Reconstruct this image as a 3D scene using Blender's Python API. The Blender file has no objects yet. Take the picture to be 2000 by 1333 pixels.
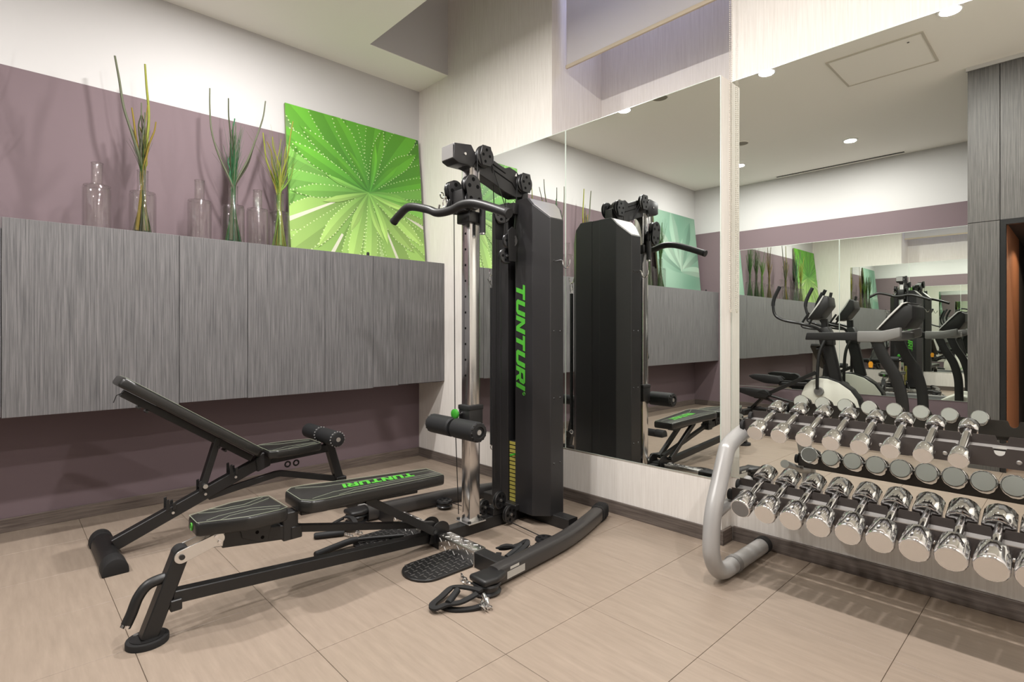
import bpy, bmesh, math, random
from mathutils import Vector, Matrix
random.seed(7)
R = math.radians
S = bpy.context.scene
C = S.collection

# ------------------------------------------------------------------ camera, world, exposure, lights
cam_d = bpy.data.cameras.new('camera')
cam_d.sensor_width = 36.0
cam_d.lens = 36.0 * 1058.3 / 2000.0
cam_d.shift_y = -19.0 / 2000.0
cam_d.clip_start = 0.01
cam = bpy.data.objects.new('camera', cam_d)
cam.location = (4.063, -2.704, 1.1)
cam.rotation_euler = (R(90), 0, R(46.6225))
C.objects.link(cam)
S.camera = cam

world = bpy.data.worlds.new('world')
S.world = world
world.use_nodes = True
world.node_tree.nodes['Background'].inputs[0].default_value = (0.55, 0.6, 1.0, 1)
world.node_tree.nodes['Background'].inputs[1].default_value = 2.5

S.view_settings.view_transform = 'Standard'
S.view_settings.look = 'None'
S.view_settings.exposure = 0.95
S.view_settings.gamma = 1.0
S.view_settings.use_curve_mapping = False
S.cycles.max_bounces = 18
S.cycles.diffuse_bounces = 10
S.cycles.glossy_bounces = 8
S.cycles.transparent_max_bounces = 16
S.cycles.caustics_reflective = True
S.cycles.caustics_refractive = False
S.cycles.sample_clamp_indirect = 2.0

LAMP_W = 24.0
LAMP_SPOTS = [(x, y) for y in (-1.65, -3.95) for x in (1.03, 2.27, 3.45, 4.65)]
H = 3.225                                   # ceiling height
for lx, ly in LAMP_SPOTS:
    if ly < -3 and lx > 3:
        continue
    ld = bpy.data.lights.new('downlight_beam', 'AREA')
    ld.energy = LAMP_W
    ld.color = (1.0, 0.975, 0.955)
    ld.shape = 'DISK'
    ld.size = 0.11
    lo = bpy.data.objects.new('downlight_beam', ld)
    lo.location = (lx, ly, H - 0.0125)
    C.objects.link(lo)

# ------------------------------------------------------------------ materials
def srgb(r, g, b):
    f = lambda c: (c / 255 / 12.92) if c / 255 <= 0.04045 else ((c / 255 + 0.055) / 1.055) ** 2.4
    return (f(r), f(g), f(b), 1)

MATS = {}
def mat(name, col, rough=0.5, metal=0.0, spec=0.5, emit=None, estr=0.0, noise=None, bump=None):
    m = bpy.data.materials.new(name)
    m.use_nodes = True
    nt = m.node_tree
    b = nt.nodes['Principled BSDF']
    b.inputs['Base Color'].default_value = col
    b.inputs['Roughness'].default_value = rough
    b.inputs['Metallic'].default_value = metal
    b.inputs['Specular IOR Level'].default_value = spec
    if emit:
        b.inputs['Emission Color'].default_value = emit
        b.inputs['Emission Strength'].default_value = estr
    if noise:                                # (scale vec, noise scale, col2, contrast lo, hi, detail)
        sc, ns, col2, lo, hi = noise
        tc = nt.nodes.new('ShaderNodeNewGeometry')
        mp = nt.nodes.new('ShaderNodeMapping')
        mp.inputs['Scale'].default_value = sc
        nz = nt.nodes.new('ShaderNodeTexNoise')
        nz.inputs['Scale'].default_value = ns
        nz.inputs['Detail'].default_value = 5
        nz.inputs['Roughness'].default_value = 0.65
        rp = nt.nodes.new('ShaderNodeValToRGB')
        rp.color_ramp.elements[0].position = lo
        rp.color_ramp.elements[0].color = col
        rp.color_ramp.elements[1].position = hi
        rp.color_ramp.elements[1].color = col2
        nt.links.new(tc.outputs['Position'], mp.inputs['Vector'])
        nt.links.new(mp.outputs['Vector'], nz.inputs['Vector'])
        nt.links.new(nz.outputs['Fac'], rp.inputs['Fac'])
        nt.links.new(rp.outputs['Color'], b.inputs['Base Color'])
        if bump:
            bp = nt.nodes.new('ShaderNodeBump')
            bp.inputs['Strength'].default_value = bump
            bp.inputs['Distance'].default_value = 0.002
            nt.links.new(nz.outputs['Fac'], bp.inputs['Height'])
            nt.links.new(bp.outputs['Normal'], b.inputs['Normal'])
    MATS[name] = m
    return m

mat('white_paint', srgb(192, 190, 189), 0.8, spec=0.2)
mat('ceiling_paint', srgb(244, 241, 234), 0.9, spec=0.1)
mat('mauve_paint', srgb(114, 99, 103), 0.75, spec=0.2)
mat('wallpaper', srgb(216, 210, 203), 0.7, spec=0.2, noise=((110, 110, 4), 1.0, srgb(228, 223, 217), 0.35, 0.65), bump=0.1)
mat('wood_grey', srgb(76, 75, 76), 0.55, spec=0.3, noise=((150, 150, 3), 1.0, srgb(124, 121, 121), 0.32, 0.7), bump=0.2)
mat('wood_dark', srgb(70, 62, 58), 0.5, spec=0.3, noise=((4, 90, 90), 1.0, srgb(112, 102, 95), 0.3, 0.7), bump=0.1)
mat('wood_dark_y', srgb(78, 68, 63), 0.5, spec=0.3, noise=((90, 4, 90), 1.0, srgb(122, 110, 102), 0.3, 0.7), bump=0.1)
mat('cabinet_inner', srgb(70, 65, 63), 0.7)
mat('floor_tile', srgb(134, 120, 107), 0.38, spec=0.35, noise=((5, 45, 5), 1.0, srgb(148, 133, 119), 0.3, 0.72), bump=0.03)
mat('joint', srgb(120, 100, 84), 0.8)
mat('mirror', (0.86, 0.885, 0.85, 1), 0.0, 1.0)
mat('mirror_edge', srgb(205, 215, 205), 0.2, spec=0.8)
mat('chrome', (0.78, 0.78, 0.79, 1), 0.07, 1.0)
mat('post_chrome', (0.7, 0.69, 0.69, 1), 0.16, 1.0)
mat('chrome_satin', (0.75, 0.74, 0.72, 1), 0.32, 1.0)
mat('steel_plate', (0.62, 0.6, 0.58, 1), 0.4, 0.9)
mat('tread_chrome', (0.8, 0.79, 0.77, 1), 0.22, 1.0)
mat('black_metal', srgb(27, 26, 26), 0.42, spec=0.5)
mat('black_gloss', srgb(28, 28, 29), 0.28, spec=0.6)
mat('shroud_black', srgb(33, 32, 33), 0.38, spec=0.5)
mat('void_black', srgb(8, 8, 8), 0.8, spec=0.1)
mat('rubber', srgb(32, 31, 31), 0.7, spec=0.3)
mat('foam', srgb(30, 30, 31), 0.6, spec=0.35)
mat('leather', srgb(31, 30, 29), 0.3, spec=0.5, noise=((1, 1, 1), 180.0, srgb(36, 35, 33), 0.3, 0.7), bump=0.12)
mat('tread_grey', srgb(92, 90, 88), 0.3, 0.4, spec=0.6)
mat('bar_grey', srgb(52, 50, 49), 0.3, spec=0.5)
mat('piping', srgb(128, 134, 116), 0.6)
mat('hatch_line', srgb(196, 190, 178), 0.8)
mat('wood_grey_shaded', srgb(66, 64, 63), 0.5, spec=0.3, noise=((150, 150, 3), 1.0, srgb(104, 101, 98), 0.32, 0.7), bump=0.2)  # cabinet veneer with shade put into its colour, offsetting the lamp near the block
mat('green_print', srgb(70, 158, 44), 0.5, emit=None)
mat('yellow_label', srgb(150, 140, 62), 0.6)
mat('white_label', srgb(225, 222, 215), 0.6)
mat('silver_paint', srgb(158, 156, 154), 0.3, 0.15, spec=0.5)
mat('rack_plate', srgb(66, 60, 57), 0.35, 0.35, spec=0.6)
mat('green_knob', srgb(52, 140, 38), 0.35)
mat('plastic_grey', srgb(120, 118, 116), 0.45)
mat('plastic_light', srgb(196, 194, 190), 0.4)
mat('plastic_white', srgb(228, 226, 214), 0.35)
mat('orange', srgb(235, 160, 30), 0.5)
mat('lamp_lens', srgb(255, 250, 240), 0.5, emit=(1, 0.95, 0.88, 1), estr=14.0)
mat('vent_grey', srgb(135, 128, 114), 0.6)
m = bpy.data.materials.new('blind_cloth'); m.use_nodes = True
nt = m.node_tree; nt.nodes.clear()
o_ = nt.nodes.new('ShaderNodeOutputMaterial'); mx_ = nt.nodes.new('ShaderNodeMixShader'); mx_.inputs[0].default_value = 0.5
df_ = nt.nodes.new('ShaderNodeBsdfDiffuse'); df_.inputs[0].default_value = srgb(225, 222, 220)
tr_ = nt.nodes.new('ShaderNodeBsdfTranslucent'); tr_.inputs[0].default_value = srgb(225, 222, 220)
nt.links.new(df_.outputs[0], mx_.inputs[1]); nt.links.new(tr_.outputs[0], mx_.inputs[2]); nt.links.new(mx_.outputs[0], o_.inputs[0])
MATS['blind_cloth'] = m
mat('blind_bar', srgb(190, 176, 155), 0.6)
mat('frame_white', srgb(225, 223, 220), 0.5)
mat('copper_wall', srgb(172, 112, 78), 0.45, 0.0, spec=0.4, noise=((60, 60, 2), 1.0, srgb(190, 130, 95), 0.3, 0.7))
mat('pale_bead', srgb(212, 204, 192), 0.4)
GRASS = {}
for nm, c in dict(twig_brown=(120, 110, 70), twig_grey=(118, 122, 98), twig_lime=(165, 170, 70), twig_ochre=(158, 136, 52),
                  grass_green=(80, 122, 62), grass_teal=(60, 128, 86), grass_lime=(140, 178, 74), grass_dark=(76, 84, 56)).items():
    mat(nm, srgb(*[v * .74 for v in c]), 0.7, spec=0.2)

def glass_mat(name, tint, fac=0.06):
    m = bpy.data.materials.new(name); m.use_nodes = True
    nt = m.node_tree; nt.nodes.clear()
    o = nt.nodes.new('ShaderNodeOutputMaterial'); mx = nt.nodes.new('ShaderNodeMixShader')
    t = nt.nodes.new('ShaderNodeBsdfTransparent'); t.inputs[0].default_value = tint
    g = nt.nodes.new('ShaderNodeBsdfGlossy'); g.inputs['Roughness'].default_value = 0.02
    lw = nt.nodes.new('ShaderNodeLayerWeight'); lw.inputs[0].default_value = 0.5
    pw_ = nt.nodes.new('ShaderNodeMath'); pw_.operation = 'POWER'; pw_.inputs[1].default_value = 4.0
    fr = nt.nodes.new('ShaderNodeMath'); fr.operation = 'MULTIPLY_ADD'; fr.inputs[1].default_value = 0.7; fr.inputs[2].default_value = 0.05
    nt.links.new(lw.outputs['Facing'], pw_.inputs[0]); nt.links.new(pw_.outputs[0], fr.inputs[0])
    nt.links.new(fr.outputs[0], mx.inputs[0]); nt.links.new(t.outputs[0], mx.inputs[1])
    nt.links.new(g.outputs[0], mx.inputs[2]); nt.links.new(mx.outputs[0], o.inputs[0])
    MATS[name] = m
glass_mat('vase_glass', (0.95, 0.95, 0.945, 1))
glass_mat('window_glass', (0.95, 0.95, 0.95, 1))

m = bpy.data.materials.new('print_colours'); m.use_nodes = True
nt = m.node_tree
va = nt.nodes.new('ShaderNodeVertexColor'); va.layer_name = 'Col'
nt.links.new(va.outputs[0], nt.nodes['Principled BSDF'].inputs['Base Color'])
nt.nodes['Principled BSDF'].inputs['Roughness'].default_value = 0.55
MATS['print_colours'] = m
mat('canvas_edge', srgb(120, 130, 90), 0.7)

m = bpy.data.materials.new('chrome_tread'); m.use_nodes = True
nt = m.node_tree; b = nt.nodes['Principled BSDF']
b.inputs['Base Color'].default_value = (0.8, 0.79, 0.77, 1); b.inputs['Metallic'].default_value = 1; b.inputs['Roughness'].default_value = 0.25
MATS['chrome_tread'] = m

# ------------------------------------------------------------------ mesh helpers
def empty(name, loc, label=None, cat=None, group=None):
    o = bpy.data.objects.new(name, None)
    o.empty_display_size = 0.05
    o.location = loc
    C.objects.link(o)
    tag(o, label, cat, group)
    return o
def tag(o, label=None, cat=None, group=None, kind=None):
    if label: o['label'] = label
    if cat: o['category'] = cat
    if group: o['group'] = group
    if kind: o['kind'] = kind
    return o
def origin_of(o):
    v = Vector((0, 0, 0))
    while o is not None:
        v += Vector(o.location); o = o.parent
    return v
def copy_tree(o, parent=None):
    c = o.copy(); C.objects.link(c); c.parent = parent
    for ch in list(o.children):
        copy_tree(ch, c)
    return c

class MB:
    def __init__(s): s.bm = bmesh.new()
    def box(s, lo, hi, bev=0.0, seg=2, M=None):
        lo = Vector(lo); hi = Vector(hi)
        tmp = bmesh.new()
        bmesh.ops.create_cube(tmp, size=1.0)
        c = (lo + hi) / 2; d = hi - lo
        for v in tmp.verts: v.co = Vector((v.co.x * d.x + c.x, v.co.y * d.y + c.y, v.co.z * d.z + c.z))
        if bev > 0:
            bmesh.ops.bevel(tmp, geom=list(tmp.edges), offset=min(bev, min(abs(d.x), abs(d.y), abs(d.z)) * 0.45), segments=seg, affect='EDGES', profile=0.5)
        s._merge(tmp, M); return s
    def _merge(s, tmp, M=None):
        if M is not None: bmesh.ops.transform(tmp, matrix=M, verts=list(tmp.verts))
        me = bpy.data.meshes.new('tmp'); tmp.to_mesh(me); tmp.free()
        s.bm.from_mesh(me); bpy.data.meshes.remove(me)
    def frame(s, d):
        d = Vector(d).normalized()
        up = Vector((0, 0, 1)) if abs(d.z) < 0.95 else Vector((0, 1, 0))
        a = d.cross(up).normalized(); b = a.cross(d).normalized()
        return d, a, b
    def cyl(s, p0, p1, r0, r1=None, n=20, caps=True):
        r1 = r0 if r1 is None else r1
        return s.prof([(p0, r0), (p1, r1)], n, caps)
    def prof(s, pr, n=20, caps=True):                       # list of (point, radius) on one straight axis
        p0 = Vector(pr[0][0]); p1 = Vector(pr[-1][0])
        d, a, b = s.frame(p1 - p0)
        rings = []
        for p, r in pr:
            p = Vector(p)
            rings.append([s.bm.verts.new(p + a * (r * math.cos(2 * math.pi * i / n)) + b * (r * math.sin(2 * math.pi * i / n))) for i in range(n)])
        for k in range(len(rings) - 1):
            for i in range(n):
                j = (i + 1) % n
                try: s.bm.faces.new((rings[k][i], rings[k][j], rings[k + 1][j], rings[k + 1][i]))
                except ValueError: pass
        if caps:
            if pr[0][1] > 1e-6: s.bm.faces.new(rings[0])
            if pr[-1][1] > 1e-6: s.bm.faces.new(rings[-1])
        return s
    def sweep(s, path, section, closed_caps=True, up=None):  # section: list of (a, b) offsets
        P = [Vector(p) for p in path]
        rings = []
        for k, p in enumerate(P):
            t = (P[min(k + 1, len(P) - 1)] - P[max(k - 1, 0)]).normalized()
            if up is None:
                d, a, b = s.frame(t)
            else:
                a = t.cross(Vector(up)).normalized(); b = a.cross(t).normalized()
            sc = 1.0
            rings.append([s.bm.verts.new(p + a * (x * sc) + b * (y * sc)) for x, y in section])
        n = len(section)
        for k in range(len(rings) - 1):
            for i in range(n):
                j = (i + 1) % n
                s.bm.faces.new((rings[k][i], rings[k][j], rings[k + 1][j], rings[k + 1][i]))
        if closed_caps:
            s.bm.faces.new(rings[0]); s.bm.faces.new(rings[-1])
        return s
    def tube(s, path, r, n=12, up=None):
        return s.sweep(path, [(r * math.cos(2 * math.pi * i / n), r * math.sin(2 * math.pi * i / n)) for i in range(n)], up=up)
    def bar(s, p0, p1, w, h, up=(0, 0, 1), bev=0.0):           # rectangular tube
        w /= 2; h /= 2; c = min(bev, w * 0.5, h * 0.5)
        sec = [(-w, -h), (w, -h), (w, h), (-w, h)] if c <= 0 else [(-w + c, -h), (w - c, -h), (w, -h + c), (w, h - c), (w - c, h), (-w + c, h), (-w, h - c), (-w, -h + c)]
        return s.sweep([p0, p1] if not isinstance(p0, list) else p0, sec, up=up)
    def prism(s, poly, d0, d1, axis='z', bev=0.0, seg=3, M=None, which='all'):
        tmp = bmesh.new()
        f = {'z': lambda a, b, d: (a, b, d), 'y': lambda a, b, d: (a, d, b), 'x': lambda a, b, d: (d, a, b)}[axis]
        lo = [tmp.verts.new(f(a, b, d0)) for a, b in poly]
        hi = [tmp.verts.new(f(a, b, d1)) for a, b in poly]
        n = len(poly)
        for i in range(n):
            j = (i + 1) % n
            tmp.faces.new((lo[i], lo[j], hi[j], hi[i]))
        tmp.faces.new(lo[::-1]); tmp.faces.new(hi)
        bmesh.ops.recalc_face_normals(tmp, faces=list(tmp.faces))
        if bev > 0:
            hs = set(hi)
            if which == 'top':
                ed = [e for e in tmp.edges if e.verts[0] in hs and e.verts[1] in hs]
            elif which == 'rims':
                ls = set(lo); ed = [e for e in tmp.edges if (e.verts[0] in hs) == (e.verts[1] in hs)]
            else: ed = list(tmp.edges)
            bmesh.ops.bevel(tmp, geom=ed, offset=bev, segments=seg, affect='EDGES', profile=0.5)
        s._merge(tmp, M); return s
    def ball(s, c, r, u=12, v=8):
        tmp = bmesh.new()
        bmesh.ops.create_uvsphere(tmp, u_segments=u, v_segments=v, radius=r)
        s._merge(tmp, Matrix.Translation(Vector(c))); return s
    def ico(s, c, r):
        tmp = bmesh.new()
        bmesh.ops.create_icosphere(tmp, subdivisions=1, radius=r)
        s._merge(tmp, Matrix.Translation(Vector(c))); return s
    def torus(s, c, nrm, R0, r, n=24, k=8):
        d, a, b = s.frame(nrm); c = Vector(c)
        rings = []
        for i in range(n):
            t = 2 * math.pi * i / n; e = a * math.cos(t) + b * math.sin(t)
            rings.append([s.bm.verts.new(c + e * (R0 + r * math.cos(2 * math.pi * j / k)) + d * (r * math.sin(2 * math.pi * j / k))) for j in range(k)])
        for i in range(n):
            for j in range(k):
                s.bm.faces.new((rings[i][j], rings[(i + 1) % n][j], rings[(i + 1) % n][(j + 1) % k], rings[i][(j + 1) % k]))
        return s
    def poly(s, pts):
        s.bm.faces.new([s.bm.verts.new(p) for p in pts]); return s
    def build(s, name, material, parent=None, smooth=35, rel=True, label=None, local=False):
        bmesh.ops.recalc_face_normals(s.bm, faces=list(s.bm.faces))
        me = bpy.data.meshes.new(name)
        s.bm.to_mesh(me); s.bm.free()
        if parent is not None and not local:
            o0 = origin_of(parent)
            if o0.length > 0: me.transform(Matrix.Translation(-o0))
        me.materials.append(MATS[material])
        if smooth:
            me.polygons.foreach_set('use_smooth', [True] * len(me.polygons))
            me.set_sharp_from_angle(angle=R(smooth))
        o = bpy.data.objects.new(name, me)
        C.objects.link(o)
        o.parent = parent
        if label: o['label'] = label
        return o

def bez(pts, n=8):                                            # Catmull-Rom through the points
    P = [Vector(p) for p in pts]; P = [P[0] * 2 - P[1]] + P + [P[-1] * 2 - P[-2]]
    out = []
    for i in range(1, len(P) - 2):
        for k in range(n):
            t = k / n
            a, b, c, d = P[i - 1], P[i], P[i + 1], P[i + 2]
            out.append(0.5 * ((2 * b) + (c - a) * t + (2 * a - 5 * b + 4 * c - d) * t * t + (3 * b - a - 3 * c + d) * t ** 3))
    out.append(P[-2]); return out

# block lettering: every glyph is a list of polygons in a box of height 1
GLY = {
 'T': (0.86, [[(0, .76), (.86, .76), (.86, 1), (0, 1)], [(.30, 0), (.56, 0), (.56, .76), (.30, .76)]]),
 'U': (0.86, [[(0, .16), (.26, .24), (.26, 1), (0, 1)], [(0, .16), (.14, 0), (.72, 0), (.86, .16), (.60, .24), (.26, .24)], [(.60, .24), (.86, .16), (.86, 1), (.60, 1)]]),
 'N': (0.90, [[(0, 0), (.26, 0), (.26, 1), (0, 1)], [(.64, 0), (.90, 0), (.90, 1), (.64, 1)], [(.26, 1), (.26, .62), (.64, 0), (.64, .38)]]),
 'R': (0.86, [[(0, 0), (.26, 0), (.26, 1), (0, 1)], [(.26, .78), (.86, .86), (.72, 1), (.26, 1)], [(.60, .55), (.86, .47), (.86, .86), (.60, .78)], [(.26, .35), (.74, .35), (.86, .47), (.60, .55), (.26, .55)], [(.40, .35), (.66, .35), (.88, 0), (.60, 0)]]),
 'I': (0.26, [[(0, 0), (.26, 0), (.26, 1), (0, 1)]]),
}
def lettering(text, o, d, u, height, depth, shear=0.22, gap=0.12, sx=1.0, parent=None, name='lettering', material='green_print'):
    o = Vector(o); d = Vector(d).normalized(); u = Vector(u).normalized(); nrm = d.cross(u)
    mb = MB(); x = 0.0
    for ch in text:
        w, polys = GLY[ch]
        for P in polys:
            lo = []; hi = []
            for a, b in P:
                q = o + d * ((x + a + b * shear) * height * sx) + u * (b * height)
                lo.append(mb.bm.verts.new(q)); hi.append(mb.bm.verts.new(q + nrm * depth))
            n = len(P)
            mb.bm.faces.new(hi)
            for i in range(n): mb.bm.faces.new((lo[i], lo[(i + 1) % n], hi[(i + 1) % n], hi[i]))
        x += w + gap
    end = o + d * ((x - gap) * height * sx)
    return mb.build(name, material, parent, smooth=0), end

# ================================================================== THE ROOM
def struct(name, mb, material, smooth=0):
    return tag(mb.build(name, material, None, smooth=smooth), kind='structure')
XR, YF = 5.4, -4.95                        # right wall, opposite wall
MT = 2.42                                   # top of the mirrors
# floor: slab with laid tiles
fl = struct('floor', MB().box((-0.15, YF - 0.15, -0.12), (XR + 0.15, 0.25, -0.004)), 'joint')
T0 = 0.4575
tile_me = {}
def tile(x0, x1, y0, y1):
    g = 0.0009
    key = (round(x1 - x0, 4), round(y1 - y0, 4))
    if key not in tile_me:
        w, d = (x1 - x0) / 2 - g, (y1 - y0) / 2 - g
        mb = MB(); mb.box((-w, -d, -0.006), (w, d, 0.0), 0.0008, 1)
        o = mb.build('floor_tile', 'floor_tile', None, smooth=0)
        tile_me[key] = o.data
    else:
        o = bpy.data.objects.new('floor_tile', tile_me[key]); C.objects.link(o)
    o.parent = fl; o.location = ((x0 + x1) / 2, (y0 + y1) / 2, 0)
def grid(o, lo, hi):
    v = [lo]; k = math.ceil((lo - o) / T0 + 1e-6)
    while o + k * T0 < hi - 1e-4: v.append(o + k * T0); k += 1
    return v + [hi]
gx = grid(2.25, 0.0, XR); gy = grid(-0.995, YF, 0.11)
for i in range(len(gx) - 1):
    for j in range(len(gy) - 1):
        tile(gx[i], gx[i + 1], gy[j], gy[j + 1])

# ceiling with the raised light well by the mirrored wall
WX0, WX1, WY = 0.425, 2.95, -0.715
mb = MB()
mb.box((-0.15, YF - 0.15, H), (XR + 0.15, WY, H + 0.003))
mb.box((-0.15, WY, H), (WX0, 0.0, H + 0.003))
mb.box((WX1, WY, H), (XR + 0.15, 0.11, H + 0.003))
struct('ceiling', mb, 'ceiling_paint')
mb = MB()
mb.box((WX0 - 0.12, WY - 0.12, H + 0.003), (WX0, 0.0, 4.25))
mb.box((WX0, WY - 0.12, H + 0.003), (WX1, WY, 4.25))
mb.box((WX1, WY - 0.12, H + 0.003), (WX1 + 0.12, 0.11, 4.25))
struct('wall_well', mb, 'white_paint')
struct('ceiling_well', MB().box((WX0 - 0.12, WY - 0.12, 4.25), (WX1 + 0.12, 0.7, 4.35)), 'ceiling_paint')

# left wall: mauve below, white band above
wl = struct('wall_left', MB().box((-0.12, YF - 0.12, 0), (0, 0.0, 2.56)), 'mauve_paint')
struct('wall_left_upper', MB().box((-0.12, YF - 0.12, 2.56), (0, 0.0, H)), 'white_paint')
# mirrored wall with the window niche, and the part set back beyond it
NX0, NX1, ND = 1.593, 2.775, 0.546
mb = MB()
mb.box((-0.12, 0.0, 0), (NX0, 0.66, 4.25))
mb.box((NX0, 0.0, 0), (NX1, 0.66, MT))
struct('wall_back', mb, 'wallpaper')
struct('wall_back_recessed', MB().box((NX1, 0.11, 0), (XR + 0.15, 0.66, 4.25)), 'wallpaper')
mb = MB()                                                    # back of the niche around the window
wz0, wz1, wx0, wx1 = 3.2, 4.05, NX0 + 0.15, NX1 - 0.15
mb.box((NX0, ND, MT), (NX1, 0.66, wz0)); mb.box((NX0, ND, wz1), (NX1, 0.66, 4.25))
mb.box((NX0, ND, wz0), (wx0, 0.66, wz1)); mb.box((wx1, ND, wz0), (NX1, 0.66, wz1))
struct('wall_niche', mb, 'wallpaper')
w = MB()
for a, b in (((wx0, wz0), (wx1, wz0 + .05)), ((wx0, wz1 - .05), (wx1, wz1)), ((wx0, wz0 + .05), (wx0 + .05, wz1 - .05)), ((wx1 - .05, wz0 + .05), (wx1, wz1 - .05))):
    w.box((a[0], ND + 0.03, a[1]), (b[0], ND + 0.09, b[1]))
win = struct('window_1', w, 'frame_white')
MB().box((wx0 + .05, ND + 0.055, wz0 + .05), (wx1 - .05, ND + 0.06, wz1 - .05)).build('pane', 'window_glass', win, smooth=0)
# opposite wall and right wall
struct('wall_front', MB().box((0, YF - 0.12, 0), (XR, YF, 2.56)), 'mauve_paint')
struct('wall_front_upper', MB().box((0, YF - 0.12, 2.56), (XR, YF, H)), 'white_paint')
struct('wall_right', MB().box((XR, YF - 0.12, 0), (XR + 0.12, 0.11, H)), 'wallpaper')
# baseboards
BH = 0.075
struct('baseboard_left', MB().box((0, YF + 0.014, 0), (0.014, 0, BH), 0.002, 1), 'wood_dark_y')
struct('baseboard_back', MB().box((0.014, -0.014, 0), (NX1 + 0.014, 0, BH), 0.002, 1), 'wood_dark')
struct('baseboard_return', MB().box((NX1, 0.0, 0), (NX1 + 0.014, 0.096, BH), 0.002, 1), 'wood_dark_y')
struct('baseboard_recessed', MB().box((NX1 + 0.014, 0.096, 0), (XR, 0.11, BH), 0.002, 1), 'wood_dark')
struct('baseboard_front', MB().box((0.014, YF, 0), (3.41, YF + 0.014, BH), 0.002, 1), 'wood_dark')

# grey clad block with the open doorway the photograph was taken from
BX0, BX1, BY = 3.41, 5.4, -2.76
DX0, DX1, DZ = 3.64, 4.56, 1.95
mb = MB()
mb.box((BX0 + .02, YF, 0), (DX0 - .02, BY - .02, H))
mb.box((DX0 - .02, YF, DZ + .02), (DX1 + .02, BY - .02, H))
mb.box((DX1 + .02, YF, 0), (BX1, BY - .02, H))
blk = struct('wall_partition', mb, 'cabinet_inner')
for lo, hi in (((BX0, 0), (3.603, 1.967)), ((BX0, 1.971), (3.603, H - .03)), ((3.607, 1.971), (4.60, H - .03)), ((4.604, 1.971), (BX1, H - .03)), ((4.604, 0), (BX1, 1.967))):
    MB().box((lo[0], BY - .02, lo[1]), (hi[0], BY, hi[1]), 0.001, 1).build('panel', 'wood_grey_shaded', blk, smooth=0)
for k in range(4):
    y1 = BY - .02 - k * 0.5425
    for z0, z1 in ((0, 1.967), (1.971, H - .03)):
        MB().box((BX0, y1 - .5395, z0), (BX0 + .02, y1, z1), 0.001, 1).build('panel', 'wood_grey_shaded', blk, smooth=0)
struct('trim_1', MB().box((BX0 - .01, BY - .02, H - .03), (BX1, BY + .012, H)), 'white_paint')
mb = MB()
mb.box((3.607, BY - .05, 0), (DX0, BY + .004, DZ + .02)); mb.box((DX1, BY - .05, 0), (4.60, BY + .004, DZ + .02)); mb.box((DX0, BY - .05, DZ - .02), (DX1, BY + .004, DZ + .02))
struct('door_1', mb, 'black_gloss')
struct('wall_passage', MB().box((DX0 - .02, -3.95, 0), (DX0, BY - .05, DZ + .02)), 'copper_wall')
mb = MB()
mb.box((DX0 - .02, YF, 0), (DX0, -3.95, DZ + .02)); mb.box((DX1, YF, 0), (DX1 + .02, BY - .05, DZ + .02)); mb.box((DX0, YF + .0, 0), (DX1, YF + .02, DZ + .02))
struct('wall_passage_end', mb, 'cabinet_inner')
struct('ceiling_passage', MB().box((DX0, YF + .02, DZ), (DX1, BY - .05, DZ + .02)), 'cabinet_inner')
pl = bpy.data.lights.new('passage_fill', 'SPOT'); pl.energy = 14; pl.color = (1, .8, .6); pl.spot_size = R(150); pl.shadow_soft_size = .04  # added lamp with unseen source, gives the copper passage wall its warm glow
po = bpy.data.objects.new('passage_fill', pl); po.location = (4.1, -3.5, DZ - .012); C.objects.link(po)
e = empty('downlight', (4.1, -3.5, DZ - .008), 'small round downlight added to warm the dark doorway passage', 'light')
MB().cyl((4.1, -3.5, DZ - .006), (4.1, -3.5, DZ), .055, n=24).build('trim_ring', 'frame_white', e)
MB().cyl((4.1, -3.5, DZ - .008), (4.1, -3.5, DZ - .006), .04, n=24).build('lens', 'lamp_lens', e)

# ------------------------------------------------------------------ ceiling fittings
for k, (lx, ly) in enumerate(LAMP_SPOTS):
    if ly < -3 and lx > 3:
        continue
    e = empty('downlight', (lx, ly, H - .01), 'round recessed downlight, %s from the cabinet wall in the row %s' % (['first', 'second', 'third', 'fourth'][k % 4], 'beside the light well' if ly > -3 else 'near the slotted air diffuser'), 'light', 'ceiling downlights')
    MB().prof([((lx, ly, H), .076), ((lx, ly, H - .006), .073), ((lx, ly, H - .008), .064)], 28).build('trim_ring', 'frame_white', e)
    MB().cyl((lx, ly, H - .0105), (lx, ly, H - .008), .058, n=28).build('lens', 'lamp_lens', e)
for k, (lx, ly) in enumerate(((1.41, -1.66), (1.40, -3.17))):
    e = empty('ceiling_speaker', (lx, ly, H - .01), ('round grey ceiling grille beside the downlight next to the light well' if k == 0 else 'round grey ceiling grille midway between the two rows of downlights'), 'speaker')
    MB().torus((lx, ly, H - .004), (0, 0, 1), .075, .007, 28, 8).build('rim', 'ceiling_paint', e)
    MB().cyl((lx, ly, H - .006), (lx, ly, H), .07, n=28).build('grille', 'vent_grey', e)
e = empty('access_hatch', (2.96, -2.13, H - .01), 'square flush ceiling access hatch with a thin frame', 'hatch')
MB().box((2.665, -2.415, H - .005), (3.26, -1.845, H)).build('panel', 'ceiling_paint', e, smooth=0)
mb = MB()
for a, b in (((2.65, -2.43), (3.275, -2.415)), ((2.65, -1.845), (3.275, -1.83)), ((2.65, -2.415), (2.665, -1.845)), ((3.26, -2.415), (3.275, -1.845))):
    mb.box((a[0], a[1], H - .009), (b[0], b[1], H))
mb.build('frame', 'hatch_line', e, smooth=0)
MB().cyl((3.17, -1.93, H - .007), (3.17, -1.93, H - .005), .008, n=12).build('lock', 'black_metal', e)
e = empty('slot_diffuser', (1.87, -4.85, H - .01), 'long narrow slotted air diffuser in the ceiling', 'air vent')
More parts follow.
